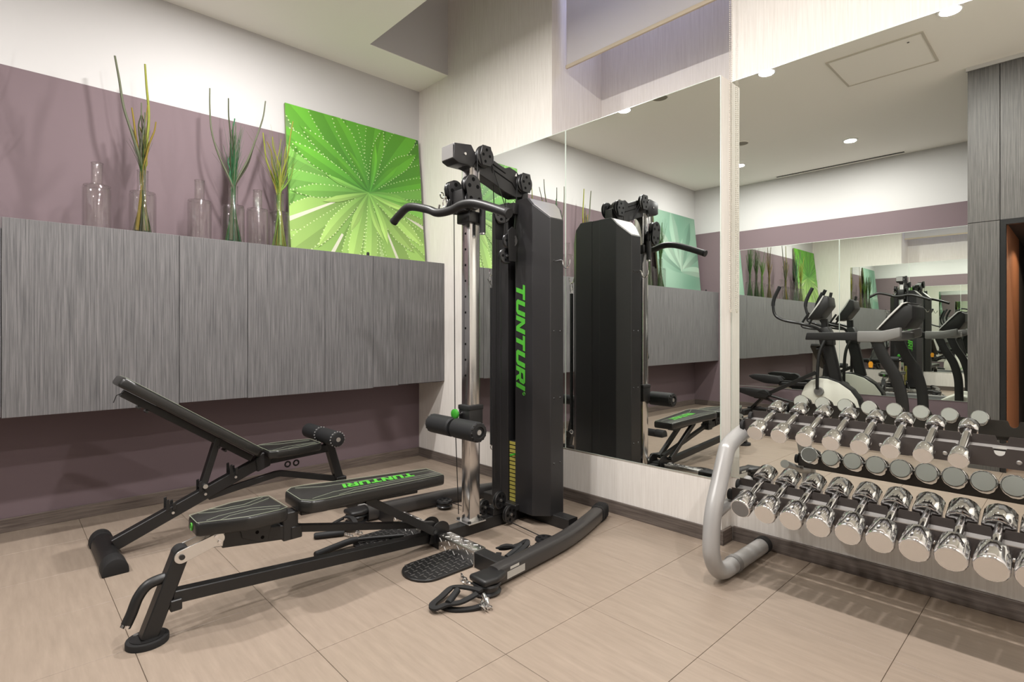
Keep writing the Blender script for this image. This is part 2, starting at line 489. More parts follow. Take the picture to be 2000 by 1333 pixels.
MB().box((1.13, -4.88, H - .004), (2.61, -4.82, H)).build('frame', 'ceiling_paint', e, smooth=0)
for dy in (-.012, .012):
    MB().box((1.145, -4.85 + dy - .007, H - .006), (2.595, -4.85 + dy + .007, H - .003)).build('slot', 'void_black', e, smooth=0)

# ------------------------------------------------------------------ mirrors
def mirror(x0, x1, y, face, z0, z1, label):
    e = empty('wall_mirror', ((x0 + x1) / 2, y, z0), label, 'mirror')
    t = 0.006 * face
    ya, yb = sorted((y, y + t))
    MB().box((x0, ya, z0), (x1, yb, z1)).build('glass_body', 'mirror_edge', e, smooth=0)
    yy = y + t + 0.0004 * face
    ya, yb = sorted((y + t, yy))
    MB().box((x0 + .003, ya, z0 + .003), (x1 - .003, yb, z1 - .003)).build('silvered_face', 'mirror', e, smooth=0)
mirror(0.72, 1.7185, 0.0, -1, 0.333, MT, 'tall wall mirror panel behind the cable machine, beside the corner')
mirror(1.7215, NX1 - .002, 0.0, -1, 0.333, MT, 'tall wall mirror panel below the window niche')
mirror(NX1 + .004, 4.9, 0.11, -1, 0.333, MT, 'wide wall mirror behind the dumbbell rack')
mirror(0.5, 1.8855, YF, 1, 0.31, 2.285, 'wall mirror opposite, behind the elliptical trainer')
mirror(1.8885, 3.38, YF, 1, 0.31, 2.285, 'wall mirror opposite, behind the treadmill')

# ------------------------------------------------------------------ roller blind in the niche
bl = empty('roller_blind', (2.19, 0.116, 2.9), 'pale roller blind drawn down over the high window niche', 'blind')
MB().box((1.625, 0.112, 2.915), (2.745, 0.115, 4.15)).build('cloth', 'blind_cloth', bl, smooth=0)
MB().box((1.62, 0.106, 2.895), (2.75, 0.122, 2.92), 0.004, 2).build('bottom_bar', 'blind_bar', bl)
MB().cyl((1.60, 0.116, 4.18), (2.765, 0.116, 4.18), .03, n=16).build('roller_tube', 'frame_white', bl)
mb = MB()
z = 4.15
while z > 1.22:
    mb.ico((2.792, 0.055, z), .0034); mb.ico((2.792, 0.078, z - .005), .0034); z -= .0105
for k in range(1, 7):
    t = math.pi * k / 7
    mb.ico((2.792, 0.0665 - .0115 * math.cos(t), 1.22 - .02 * math.sin(t)), .0034)
tag(mb.build('bead_chain', 'pale_bead', bl), kind='stuff')

# ------------------------------------------------------------------ wall cabinets along the left wall
CZ0, CZ1, CD = 0.672, 1.668, 0.38
seams = [YF + .002, -4.2, -3.45, -2.70, -1.933, -1.551, -1.037, -0.661, -0.442, -0.002]
cab_names = ['at the far end under the pale green picture', 'beside the end unit, under the pale green picture', 'under the brown twigs',
             'wide, below the tall ochre twigs', 'narrow, below the teal grass bouquet', 'below the lime grass bouquet', 'below the side of the aloe picture next to the grasses',
             'narrow, below the middle of the aloe picture', 'last unit against the mirrored wall']
for k in range(len(seams) - 1):
    y0, y1 = seams[k] + .0015, seams[k + 1] - .0015
    dz = (0.0, 0.0, 0.0, -0.004, 0.003, 0.0, 0.0, 0.006, 0.012)[k]
    e = empty('wall_cabinet', (0.19, (y0 + y1) / 2, CZ0), 'grey veneer hanging wall cabinet, ' + cab_names[k], 'cabinet', 'row of wall cabinets')
    MB().box((0.002, y0, CZ0 + .012), (CD - .02, y1, CZ1 - .002)).build('body', 'wood_grey', e, smooth=0)
    MB().box((CD - .0185, y0, CZ0 + dz), (CD, y1, CZ1), 0.0012, 1).build('door', 'wood_grey', e, smooth=0)
    MB().box((CD - .05, y0 + .01, CZ0 + .006), (CD - .021, y1 - .01, CZ0 + .0118)).build('grip_rail', 'cabinet_inner', e, smooth=0)

# ------------------------------------------------------------------ glass vases and dried grasses on the cabinets
VX = 0.2
def vase_at(y, label, src=[None]):
    if src[0] is None:
        e = empty('glass_vase', (VX, y, CZ1), label, 'vase', 'glass bottle vases on the cabinets')
        mb = MB(); n = 28; o = Vector((VX, y, CZ1))
        outer = [(0.0, .001), (.062, .001), (.068, .008), (.069, .02), (.069, .24), (.066, .255), (.055, .262), (.034, .266), (.029, .275), (.028, .385), (.030, .39)]
        inner = [(.026, .388), (.025, .28), (.03, .262), (.054, .256), (.0645, .24), (.0645, .02), (.06, .012), (0.0, .012)]
        pr = outer + inner
        rings = []
        for r, z in pr:
            rings.append([mb.bm.verts.new(o + Vector((r * math.cos(2 * math.pi * i / n), r * math.sin(2 * math.pi * i / n), z))) for i in range(n)] if r > 0 else [mb.bm.verts.new(o + Vector((0, 0, z)))])
        for a, b in zip(rings, rings[1:]):
            for i in range(n):
                j = (i + 1) % n
                if len(a) == 1: mb.bm.faces.new((a[0], b[j], b[i]))
                elif len(b) == 1: mb.bm.faces.new((a[i], a[j], b[0]))
                else: mb.bm.faces.new((a[i], a[j], b[j], b[i]))
        mb.build('glass_body', 'vase_glass', e)
        MB().torus((VX, y, CZ1 + .388), (0, 0, 1), .0275, .0026, 28, 6).build('rim', 'vase_glass', e)
        MB().torus((VX, y, CZ1 + .259), (0, 0, 1), .062, .003, 28, 6).build('shoulder_ring', 'vase_glass', e)
        src[0] = e
        return e
    c = copy_tree(src[0]); c.location = (VX, y, CZ1); c['label'] = label
    return c

def bouquet(y, label, twigs, grass, mats, gmats, spread=.16, gh=.62, n=46, seed=1):
    """twigs: list of tip offsets (dy, dz, bend); grass: thin blades"""
    rng = random.Random(seed)
    e = empty('grass_bouquet', (VX, y, CZ1 + .014), label, 'dried plant', 'bouquets in the glass vases')
    z0 = CZ1 + .016; zn = CZ1 + .385
    twigs = list(twigs) + [(rng.gauss(0, min(.05, spread * .35)), rng.uniform(2.2, 2.5), rng.uniform(-.02, .02), rng.uniform(-.03, .03), rng.uniform(.003, .0055)) for _ in range(7)]
    def disc(r0):
        a_ = rng.uniform(0, 2 * math.pi); q_ = r0 * math.sqrt(rng.random()); return q_ * math.cos(a_), q_ * math.sin(a_)
    for k, (dy, tz, bend, dx, r) in enumerate(twigs):
        bx, by = disc(.042); nx, ny = disc(max(.002, .0185 - 1.35 * r))
        pts = [(VX + bx, y + by, z0 + .012), (VX + nx * .8 + bx * .06, y + ny * .8 + by * .06, zn - .11), (VX + nx, y + ny, zn)]
        for t in (.3, .55, .8, 1.0):
            pts.append((VX + nx + dx * t, y + ny + (dy - ny) * t + bend * math.sin(math.pi * t) + rng.uniform(-.008, .008), zn + (tz - zn) * t))
        P = bez(pts, 5)
        mb = MB()
        secs = [(r * math.cos(2 * math.pi * i / 6), r * math.sin(2 * math.pi * i / 6)) for i in range(6)]
        mb.sweep(P, secs, up=(1, 0, .05))
        # taper towards the tip
        N = len(P)
        vs = list(mb.bm.verts)
        for i in range(N):
            f = 1.35 - .75 * i / (N - 1)
            for v in vs[i * 6:(i + 1) * 6]: v.co = P[i] + (v.co - P[i]) * f
        mb.build('twig', mats[k % len(mats)], e)
    for gi, gm in enumerate(gmats):
        mb = MB()
        for k in range(n // len(gmats)):
            bx, by = disc(.052); nx, ny = disc(.014)
            dy = rng.gauss(0, spread * .5); dx = rng.uniform(-.06, .06); hh = rng.uniform(.45, 1.0) * gh
            P = bez([(VX + bx, y + by, z0 + .002), (VX + nx * .8 + bx * .06, y + ny * .8 + by * .06, zn - .11), (VX + nx, y + ny, zn + .004), (VX + nx + dx * .5, y + ny + dy * .45, zn + hh * .55), (VX + nx + dx, y + ny + dy * 1.1, zn + hh)], 4)
            w = rng.uniform(.0012, .0026)
            N = len(P); L = []; Rr = []
            for i, p in enumerate(P):
                ww = w * (1 - .8 * max(0, i / (N - 1) - .4) / .6)
                L.append([mb.bm.verts.new(p + Vector((a * ww, b * ww, 0))) for a, b in ((1, 0), (-.5, .87), (-.5, -.87))])
            for i in range(N - 1):
                for q in range(3):
                    r2 = (q + 1) % 3
                    mb.bm.faces.new((L[i][q], L[i][r2], L[i + 1][r2], L[i + 1][q]))
        tag(mb.build('grass_blades', gm, e), kind='stuff')

vase_at(-2.302, 'empty clear glass vase standing alone between the ochre twigs and the brown twigs')
vase_at(-2.085, 'clear glass vase holding ochre twigs and dark grass')
vase_at(-1.783, 'empty clear glass vase between the ochre twigs and the teal grass')
vase_at(-1.585, 'clear glass vase holding teal green grass and grey twigs')
vase_at(-1.432, 'empty clear glass vase between the teal grass and the lime grass')
vase_at(-1.290, 'clear glass vase holding lime grass beside the aloe picture')
vase_at(-2.86, 'clear glass vase holding brown twigs, reflected in the mirror')
vase_at(-3.17, 'clear glass vase of green grass, reflected, next to the brown twigs')
vase_at(-3.40, 'clear glass vase of dark grass between two green bunches, reflected')
vase_at(-3.66, 'clear glass vase of green grass nearest the pale green picture')
bouquet(-2.085, 'tall ochre and olive twigs with dark grass in a glass vase',
        [(-.13, 2.705, -.02, -.02, .0085), (.005, 2.70, .02, .0, .0085), (-.055, 2.42, -.01, .0, .007), (.055, 2.36, .01, .02, .006), (-.05, 2.32, .0, -.03, .006), (-.02, 2.38, -.01, .02, .005), (.012, 2.4, -.01, .03, .006)],
        True, ['twig_grey', 'twig_lime', 'twig_ochre', 'twig_ochre', 'twig_brown', 'grass_dark'], ['grass_green', 'grass_dark', 'twig_brown'], .05, .3, 60, 3)
bouquet(-1.585, 'teal green grass bunch with three grey twigs spreading out',
        [(-.14, 2.66, -.05, .0, .0065), (-.03, 2.63, .0, .0, .006), (.20, 2.67, .03, .02, .0065), (.21, 2.60, .02, -.03, .0055), (.0, 2.5, .0, .02, .006), (.012, 2.4, .0, -.02, .007), (-.012, 2.35, .0, .01, .007)],
        True, ['twig_grey', 'grass_dark', 'twig_grey', 'twig_grey', 'grass_teal'], ['grass_teal', 'grass_green', 'grass_teal'], .07, .42, 75, 4)
bouquet(-1.290, 'lime green grass bunch leaning beside the aloe picture',
        [(-.10, 2.46, -.02, .0, .0065), (.09, 2.58, .0, .03, .0065), (-.08, 2.40, .0, .02, .005), (.08, 2.34, .01, -.02, .005), (.05, 2.4, .0, .0, .005)],
        True, ['twig_lime', 'twig_lime', 'twig_ochre', 'grass_lime'], ['grass_lime', 'twig_lime', 'grass_green'], .16, .45, 70, 5)
bouquet(-2.86, 'thin brown twigs in a glass vase, reflected', [(-.1, 2.65, 0, 0, .006), (.1, 2.7, 0, 0, .006), (.03, 2.6, 0, .02, .006), (.14, 2.3, 0, 0, .005)], True, ['twig_brown', 'twig_ochre'], ['twig_brown'], .12, .5, 30, 6)
bouquet(-3.17, 'short green grass with thin twigs, reflected', [(.12, 2.3, 0, 0, .005), (-.02, 2.3, 0, 0, .005)], True, ['grass_green'], ['grass_lime', 'grass_green'], .10, .3, 60, 8)
bouquet(-3.40, 'dark upright grass bunch between two green ones, reflected', [(-.03, 2.5, 0, 0, .005), (.03, 2.45, 0, 0, .005)], True, ['grass_dark'], ['grass_dark', 'grass_green'], .09, .5, 70, 9)
bouquet(-3.66, 'tall dark green grass nearest the pale green picture', [(-.05, 2.55, 0, 0, .005), (.02, 2.5, 0, 0, .006)], True, ['grass_green'], ['grass_dark', 'grass_green'], .11, .55, 80, 10)

# ------------------------------------------------------------------ leaning pictures
def clip(P):
    for ax, s_, lim in ((0, 1, 0.0), (0, -1, -1.0), (1, 1, 0.0), (1, -1, -1.0)):
        out = []
        for i in range(len(P)):
            a, b = P[i - 1], P[i]
            da, db = a[ax] * s_ - lim, b[ax] * s_ - lim
            if (da >= 0) != (db >= 0):
                t = da / (da - db); out.append((a[0] + (b[0] - a[0]) * t, a[1] + (b[1] - a[1]) * t))
            if db >= 0: out.append(b)
        P = out
        if len(P) < 3: return []
    return P
def picture(y0, y1, label, name, shapes, xb=.125, zt=2.775):
    """leans on the left wall: bottom edge on the cabinet at xb, top edge near the wall; u runs along +y, v upward"""
    o = Vector((xb, y0, CZ1 + .004)); top = Vector((.014, y0, zt))
    v_ = top - o; hgt = v_.length; v_.normalize(); u_ = Vector((0, 1, 0)); n_ = u_.cross(v_); wd = y1 - y0
    e = empty(name, (xb, (y0 + y1) / 2, CZ1), label, 'picture')
    mb = MB(); th = .02
    c = [o, o + u_ * wd, o + u_ * wd + v_ * hgt, o + v_ * hgt]
    bk = [p - n_ * th for p in c]
    off = n_ * th
    f = [mb.bm.verts.new(p + off) for p in c]; g = [mb.bm.verts.new(p + off) for p in bk]
    mb.bm.faces.new(f); mb.bm.faces.new(g[::-1])
    for i in range(4): mb.bm.faces.new((f[i], g[i], g[(i + 1) % 4], f[(i + 1) % 4]))
    mb.build('canvas', 'canvas_edge', e, smooth=0)
    bm = bmesh.new(); cl = bm.loops.layers.float_color.new('Col'); k = 0
    for poly, colf in shapes:
        P = clip(poly)
        if len(P) < 3: continue
        k += 1
        vs = [bm.verts.new(o + off + n_ * (.0004 + .000003 * k) + u_ * (wd * a) + v_ * (hgt * b)) for a, b in P]
        try: fc = bm.faces.new(vs)
        except ValueError: continue
        for lp, (a, b) in zip(fc.loops, P): lp[cl] = colf(a, b)
    mm = MB(); mm.bm.free(); mm.bm = bm
    bm.normal_update()
    me = bpy.data.meshes.new('print'); bm.to_mesh(me); bm.free()
    me.transform(Matrix.Translation(-Vector(e.location)))
    me.materials.append(MATS['print_colours'])
    po = bpy.data.objects.new('print', me); C.objects.link(po); po.parent = e
    return e
def lerp(a, b, t):
    t = max(0, min(1, t)); return tuple(a[i] + (b[i] - a[i]) * t for i in range(3)) + (1,)
rng = random.Random(11)
shapes = []
NQ = 10
for i in range(NQ):
    for j in range(NQ):
        q = [(i / NQ, j / NQ), ((i + 1) / NQ, j / NQ), ((i + 1) / NQ, (j + 1) / NQ), (i / NQ, (j + 1) / NQ)]
        shapes.append((q, lambda a, b: lerp(srgb(170, 198, 126), srgb(54, 98, 44), b * .9 + a * .25)))
cx_, cy_ = .56, .49
def leaf(ang, L, wdt, c0, c1, bendv=0.0, teeth=True, spine=False):
    ca, sa = math.cos(ang), math.sin(ang)
    def pt(t, side):
        w = wdt * (.16 + .84 * math.sin(min(1, t * 1.25 + .08) * math.pi / 2) if t < .72 else max(0.0, (1 - t) / .28) ** .8 * 1.0)
        x = t * L; yy = side * w + bendv * t * t
        return (cx_ + ca * x - sa * yy, cy_ + sa * x + ca * yy)
    n = 10
    f = lambda a, b: lerp(c0, c1, math.hypot(a - cx_, b - cy_) / (L * .8))
    fd = lambda a, b: lerp(tuple(x * .72 for x in c0[:3]), tuple(x * .78 for x in c1[:3]), math.hypot(a - cx_, b - cy_) / (L * .8))
    for k in range(n):
        t0, t1 = k / n, (k + 1) / n
        shapes.append(([pt(t0, -1), pt(t1, -1), pt(t1, 0), pt(t0, 0)], f))
        shapes.append(([pt(t0, 0), pt(t1, 0), pt(t1, 1), pt(t0, 1)], fd))
    pale = lerp(c1, srgb(225, 240, 185), .55)
    if spine:
        shapes.append(([pt(.35, -.12), pt(.8, -.3), pt(.8, .12), pt(.35, .05)], lambda a, b: srgb(196, 196, 176)))
    if teeth:
        for side in (-1, 1):
            t = .16
            while t < .97 and wdt > .03:
                p = pt(t, side); q = pt(t, side * 1.0)
                s_ = .0034 + .003 * t
                shapes.append(([(p[0] - s_, p[1]), (p[0], p[1] - s_), (p[0] + s_, p[1]), (p[0], p[1] + s_)], lambda a, b: pale))
                t += rng.uniform(.022, .034) / L
def leaf_cols(ang):
    up = math.sin(ang)
    if up > .35: return srgb(82, 160, 58), srgb(104, 180, 48)
    if up > -.2: return srgb(110, 178, 76), srgb(134, 198, 84)
    return srgb(128, 190, 84), srgb(178, 218, 116)
for ring, (cnt, L, wd_) in enumerate(((15, 1.02, .115), (15, .86, .082), (13, .62, .05), (11, .36, .024))):
    for k in range(cnt):
        a = 2 * math.pi * (k + ring * .43) / cnt + rng.uniform(-.1, .1)
        c0, c1 = leaf_cols(a)
        d = rng.uniform(.62, .92)
        c0 = tuple(x * d * (.62 if ring < 3 else .8) for x in c0[:3]); c1 = tuple(x * d for x in c1[:3])
        leaf(a, L * rng.uniform(.85, 1.1), wd_ * rng.uniform(.8, 1.15), c0, c1, rng.uniform(-.12, .12), True, spine=(ring < 2 and math.sin(a) < -.3 and k % 2 == 0))
picture(-1.187, -0.034, 'large bright green close-up picture of a spiky aloe rosette leaning on the wall', 'aloe_picture', shapes)
# pale green picture (blurred leaves)
shapes = []
cx_, cy_ = .45, .25
pa, pb, pc = srgb(128, 158, 138), srgb(94, 130, 110), srgb(152, 174, 155)
NQ = 14
for i in range(NQ):
    for j in range(NQ):
        q = [(i / NQ, j / NQ), ((i + 1) / NQ, j / NQ), ((i + 1) / NQ, (j + 1) / NQ), (i / NQ, (j + 1) / NQ)]
        shapes.append((q, lambda a, b: lerp(pa, pb, .5 + .5 * math.sin(5 * a + 3 * b) * math.cos(4 * b - a))))
for a, L, w_, c0, c1 in ((1.3, .8, .1, pc, pa), (1.9, .75, .09, pa, pb), (2.5, .7, .08, pc, pb), (.7, .7, .09, pa, pc), (.2, .55, .07, pb, pa), (3.0, .6, .07, pa, pc), (1.6, .45, .06, pc, pa)):
    leaf(a, L, w_, c0, c1, .08, False)
picture(-4.87, -3.74, 'pale sea-green picture of blurred leaves leaning in the far corner', 'leaf_picture', shapes)
for y, nm in ((-.69, 'small black stop peg under the aloe picture'), (-4.62, 'small black stop peg under the pale green picture')):
    p = MB().prof([((.352, y, CZ1), .011), ((.352, y, CZ1 + .022), .011), ((.352, y, CZ1 + .028), .007)], 14).build('picture_peg', 'rubber', None)
    tag(p, nm, 'peg')

# ================================================================== CABLE MACHINE
GX = 1.757
gym = empty('cable_machine', (GX, -.7, 0), 'tall black cable weight machine with chrome post and green lettering', 'gym machine')
MB().bar((GX, -1.04, .033), (GX, -.36, .033), .06, .066, bev=.004).build('base_beam', 'black_metal', gym)
MB().bar((GX - .53, -1.068, .037), (GX + .53, -1.068, .037), .066, .074, bev=.004).build('front_cross_beam', 'black_metal', gym)
for s in (-1, 1):
    a, b = sorted((GX + s * .075, GX + s * .355))
    tp = MB().box((a, -1.104, 0), (b, -1.032, .0775), .003, 2).build('tread_sleeve', 'chrome_tread', gym, label='polished chequer-plate sleeve')
    mb = MB()
    for i in range(8):
        for j in range(2):
            cx0 = a + .018 + i * .035; cy0 = -1.086 + j * .036
            Mx = Matrix.Translation((cx0, cy0, .0778)) @ Matrix.Rotation(R(45 if (i + j) % 2 else -45), 4, 'Z')
            mb.box((-.012, -.0028, 0), (.012, .0028, .0016), .0008, 1, Mx)
        cx0 = a + .018 + i * .035
        for j in range(2):
            Mx = Matrix.Translation((cx0, -1.104, .022 + j * .035)) @ Matrix.Rotation(R(45 if (i + j) % 2 else -45), 4, 'Y')
            mb.box((-.012, -.0016, -.0028), (.012, 0, .0028), .0008, 1, Mx)
    tag(mb.build('chequer_ridges', 'chrome_tread', tp), kind='stuff')
MB().bar((GX - .36, -.40, .0325), (GX + .36, -.40, .0325), .075, .065, bev=.004).build('rear_cross_beam', 'black_metal', gym)
for s in (-1, 1):
    P = bez([(GX + s * .555, -1.16, .046), (GX + s * .535, -.95, .046), (GX + s * .495, -.62, .046), (GX + s * .42, -.34, .046), (GX + s * .345, -.12, .046)], 6)
    sec = []
    for i in range(16):
        t = 2 * math.pi * i / 16
        sec.append((.036 * math.copysign(abs(math.cos(t)) ** .6, math.cos(t)), .041 * math.copysign(abs(math.sin(t)) ** .6, math.sin(t))))
    fb = MB().sweep(P, sec, up=(0, 0, 1)).build('foot_bar', 'bar_grey', gym)
    d = (P[-1] - P[-4]).normalized()
    MB().sweep([P[-1] - d * .09, P[-1] + d * .006], [(x * 1.1, y * 1.08) for x, y in sec], up=(0, 0, 1)).build('end_cap', 'rubber', fb)
    mb = MB()
    for k in range(3):
        q = P[-1] - d * (.02 + .02 * k)
        mb.sweep([q - d * .002, q + d * .002], [(x * 1.15, y * 1.12) for x, y in sec], up=(0, 0, 1))
    mb.build('cap_rib', 'rubber', fb)
    # swivel pulley at the near end
    e0 = Vector((GX + s * .575, -1.215, 0))
    MB().prism([(e0.x - .055, -1.27), (e0.x + .05, -1.27), (e0.x + .06, -1.2), (e0.x + .035, -1.13), (e0.x - .05, -1.13)], .05, .078, bev=.012, seg=3).build('swivel_housing', 'black_metal', fb)
    MB().prof([((e0.x, e0.y, .004), .058), ((e0.x, e0.y, .012), .062), ((e0.x, e0.y, .02), .05), ((e0.x, e0.y, .034), .05), ((e0.x, e0.y, .042), .062), ((e0.x, e0.y, .05), .058)], 28).build('swivel_pulley', 'black_gloss', fb)
    if s > 0:
        x1, y1 = P[2].x + .041, -1.0
        mb = MB()
        d2 = (P[6] - P[2]).normalized()
        q = P[3]; side = d2.cross(Vector((0, 0, 1)))
        for a0, a1, z0, z1 in ((-.05, .07, .030, .062), (-.03, .03, .066, .078)):
            c4 = [q + side * .0372 + d2 * t_ + Vector((0, 0, z_ - .05)) for t_, z_ in ((a0, z0), (a1, z0), (a1, z1), (a0, z1))]
            mb.poly(c4)
            bmesh.ops.solidify(mb.bm, geom=list(mb.bm.faces)[-1:], thickness=.001)
        mb.build('sticker', 'white_label', fb, smooth=0)
    # flat guide pulley lying beside the bar
    px, py = GX + s * .425, -.70
    pl_ = MB().prof([((px, py, .012), .046), ((px, py, .02), .05), ((px, py, .028), .04), ((px, py, .036), .04), ((px, py, .044), .05), ((px, py, .054), .046)], 28).build('guide_pulley', 'black_gloss', gym)
    mb = MB()
    for i in range(5):
        t = 2 * math.pi * i / 5
        mb.cyl((px + .026 * math.cos(t), py + .026 * math.sin(t), .0535), (px + .026 * math.cos(t), py + .026 * math.sin(t), .0546), .009, n=10)
    mb.build('pulley_hole', 'void_black', pl_)
    MB().tube([(px, py + .04, .03), (GX + s * .05, -.62, .03)], .0028, 6).build('cable', 'black_gloss', gym)
    # chequered foot plate
    X0, X1 = (GX + .125, GX + .345) if s > 0 else (GX - .345, GX - .125)
    P2 = [(X0, -1.10), (X0, -1.30)]
    xc = (X0 + X1) / 2
    for i in range(1, 10):
        t = math.pi * i / 10
        P2.append((xc - (X1 - X0) / 2 * math.cos(t) ** 1 , -1.30 - .095 * math.sin(t)))
    P2 += [(X1, -1.30), (X1, -1.10)]
    fp = MB().prism(P2, 0, .012, bev=.002, seg=1).build('foot_plate', 'black_metal', gym)
    mb = MB()
    for i in range(8):
        for j in range(9):
            cx0 = X0 + .02 + i * .0258; cy0 = -1.12 - j * .031
            if abs(cx0 - xc) > (X1 - X0) / 2 - .016: continue
            if cy0 < -1.30 - .08 * math.sqrt(max(0, 1 - ((cx0 - xc) / .11) ** 2)): continue
            if cy0 < -1.385: continue
            Mx = Matrix.Translation((cx0, cy0, .0118)) @ Matrix.Rotation(R(0 if (i + j) % 2 else 90), 4, 'Z')
            mb.box((-.011, -.0026, 0), (.011, .0026, .0034), .001, 1, Mx)
    tag(mb.build('tread_pattern', 'tread_grey', fp), kind='stuff')
# chrome post
PY = -.835; pw = .0365
post = MB().box((GX - pw, PY - pw, .066), (GX + pw, PY + pw, 1.99), .006, 2).build('post', 'post_chrome', gym)
MB().box((GX - .06, PY - .06, .065), (GX + .06, PY + .06, .072), .002, 1).build('flange', 'chrome_satin', post)
mb = MB()
for z in [.86 + .0855 * k for k in range(11)]:
    mb.cyl((GX, PY - pw - .0008, z), (GX, PY - pw + .004, z), .0065, n=12)
mb.build('adjustment_hole', 'void_black', post)
mb = MB()
for sx in (-1, 1):
    for sy in (-1, 1):
        mb.cyl((GX + sx * .048, PY + sy * .048, .072), (GX + sx * .048, PY + sy * .048, .082), .009, n=6)
mb.build('bolt', 'black_gloss', post)
# leg roller carriage
MB().box((GX - .047, PY - .047, .575), (GX + .047, PY + .047, .69), .004, 2).build('leg_sleeve', 'black_metal', gym)
MB().box((GX - .05, PY - .05, .675), (GX + .05, PY + .05, .70), .004, 2).build('sleeve_collar', 'rubber', gym)
kn = MB().prof([((GX - .02, PY - .05, .655), .011), ((GX - .02, PY - .085, .655), .011)], 14).build('pull_pin', 'chrome', gym)
MB().prof([((GX - .02, PY - .082, .655), .022), ((GX - .02, PY - .086, .655), .027), ((GX - .02, PY - .10, .655), .027), ((GX - .02, PY - .104, .655), .02)], 24).build('knob', 'green_knob', kn, label='bright green pull knob')
MB().box((GX - .03, PY - .12, .56), (GX + .03, PY - .03, .62), .004, 2).build('roller_bracket', 'black_metal', gym)
MB().cyl((GX - .205, -.945, .588), (GX + .205, -.945, .588), .014, n=12).build('roller_bar', 'chrome_satin', gym)
for s in (-1, 1):
    a, b = (GX + .012, GX + .20) if s > 0 else (GX - .20, GX - .012)
    ro = MB().prof([((a, -.945, .588), .044), ((a + .008, -.945, .588), .052), ((b - .008, -.945, .588), .052), ((b, -.945, .588), .044)], 28).build('foam_roller', 'foam', gym)
    x = b if s > 0 else a
    MB().prof([((x - s * .001, -.945, .588), .046), ((x + s * .006, -.945, .588), .046), ((x + s * .008, -.945, .588), .03), ((x - s * .004, -.945, .588), .028)], 24).build('end_cap', 'rubber', ro)
    mb = MB()
    for i in range(14):
        t = 2 * math.pi * i / 14
        mb.ball((x, -.945 + .046 * math.cos(t), .588 + .046 * math.sin(t)), .006, 6, 4)
    mb.build('gathered_hem', 'leather', ro)

# weight tower: two shrouds and a dark slot with the stack
TX = 1.752
def shroud(s):
    pl2 = [(.031, -.525), (.172, -.525), (.247, -.455), (.247, -.347), (.172, -.28), (.031, -.28)]
    def top(dx): return 1.862 if dx < .13 else 1.862 - (dx - .13) * 1.05
    mb = MB()
    pts = []
    for i, (dx, y) in enumerate(pl2):
        pts.append((dx, y))
    # add break line at dx = .10 on the front and back flats
    pts = [(.031, -.525), (.13, -.525)] + pl2[1:5] + [(.13, -.28), (.031, -.28)]
    lo = [mb.bm.verts.new((TX + s * dx, y, .058)) for dx, y in pts]
    hi = [mb.bm.verts.new((TX + s * dx, y, top(dx))) for dx, y in pts]
    n = len(pts)
    for i in range(n): mb.bm.faces.new((lo[i], lo[(i + 1) % n], hi[(i + 1) % n], hi[i]))
    mb.bm.faces.new(lo)
    mb.bm.faces.new((hi[0], hi[1], hi[6], hi[7])); mb.bm.faces.new((hi[1], hi[2], hi[5], hi[6])); mb.bm.faces.new((hi[2], hi[3], hi[4], hi[5]))
    o = mb.build('weight_shroud', 'shroud_black', gym, smooth=0)
    bv = o.modifiers.new('bevel', 'BEVEL'); bv.width = .004; bv.segments = 2; bv.limit_method = 'ANGLE'; bv.angle_limit = R(25)
    mb = MB()
    for z in (.35, .72, 1.1, 1.5):
        mb.prof([((TX + s * .2465, -.425, z), .008), ((TX + s * .2505, -.425, z), .005)], 10)
        mb.prof([((TX + s * .2465, -.372, z), .008), ((TX + s * .2505, -.372, z), .005)], 10)
    mb.build('screw', 'black_gloss', o)
    mb = MB()
    q = [(.137, -.51), (.170, -.51), (.242, -.447), (.242, -.355), (.170, -.295), (.137, -.295)]
    vs = [mb.bm.verts.new((TX + s * dx, y, top(dx) + .0035)) for dx, y in q]; vb = [mb.bm.verts.new((TX + s * dx, y, top(dx) - .002)) for dx, y in q]
    mb.bm.faces.new(vs)
    for i in range(6): mb.bm.faces.new((vb[i], vb[(i + 1) % 6], vs[(i + 1) % 6], vs[i]))
    mb.build('top_plate', 'steel_plate', o, smooth=0)
    return o
shR = shroud(1); shL = shroud(-1)
MB().box((TX - .0308, -.30, .058), (TX + .0308, -.285, 1.86)).build('back_strip', 'shroud_black', gym, smooth=0)
MB().box((TX - .027, -.50, .036), (TX + .027, -.30, .062)).build('slot_floor', 'black_metal', gym, smooth=0)
for k in range(15):
    z0 = .10 + k * .0237
    wp = MB().box((TX - .0300, -.512, z0), (TX + .0300, -.31, z0 + .0215), .001, 1).build('weight_plate', 'black_metal', gym, smooth=0)
    MB().box((TX - .028, -.5135, z0 + .002), (TX + .028, -.512, z0 + .0195)).build('number_label', 'yellow_label', wp, smooth=0, label='yellow weight label')
MB().prof([((TX + .018, -.512, .38), .004), ((TX + .018, -.55, .38), .007)], 10).build('selector_pin', 'green_knob', gym, label='green selector pin')
MB().cyl((TX, -.41, .44), (TX, -.41, 1.85), .008, n=10).build('lift_rod', 'chrome', gym)
txt, end = lettering('TUNTURI', (TX + .043, -.5262, 1.385), (0, 0, -1), (1, 0, 0), .072, .0012, shear=.24, gap=.1, sx=1.385, parent=shR, name='brand_lettering')
mb = MB(); mb.torus((TX + .105, -.5262, .742), (0, 1, 0), .009, .0016, 20, 5)
mb.box((TX + .101, -.5268, .738), (TX + .1025, -.526, .747)); mb.box((TX + .1025, -.5268, .7455), (TX + .108, -.526, .747)); mb.box((TX + .1025, -.5268, .742), (TX + .108, -.526, .7432))
mb.build('registered_mark', 'green_print', shR)
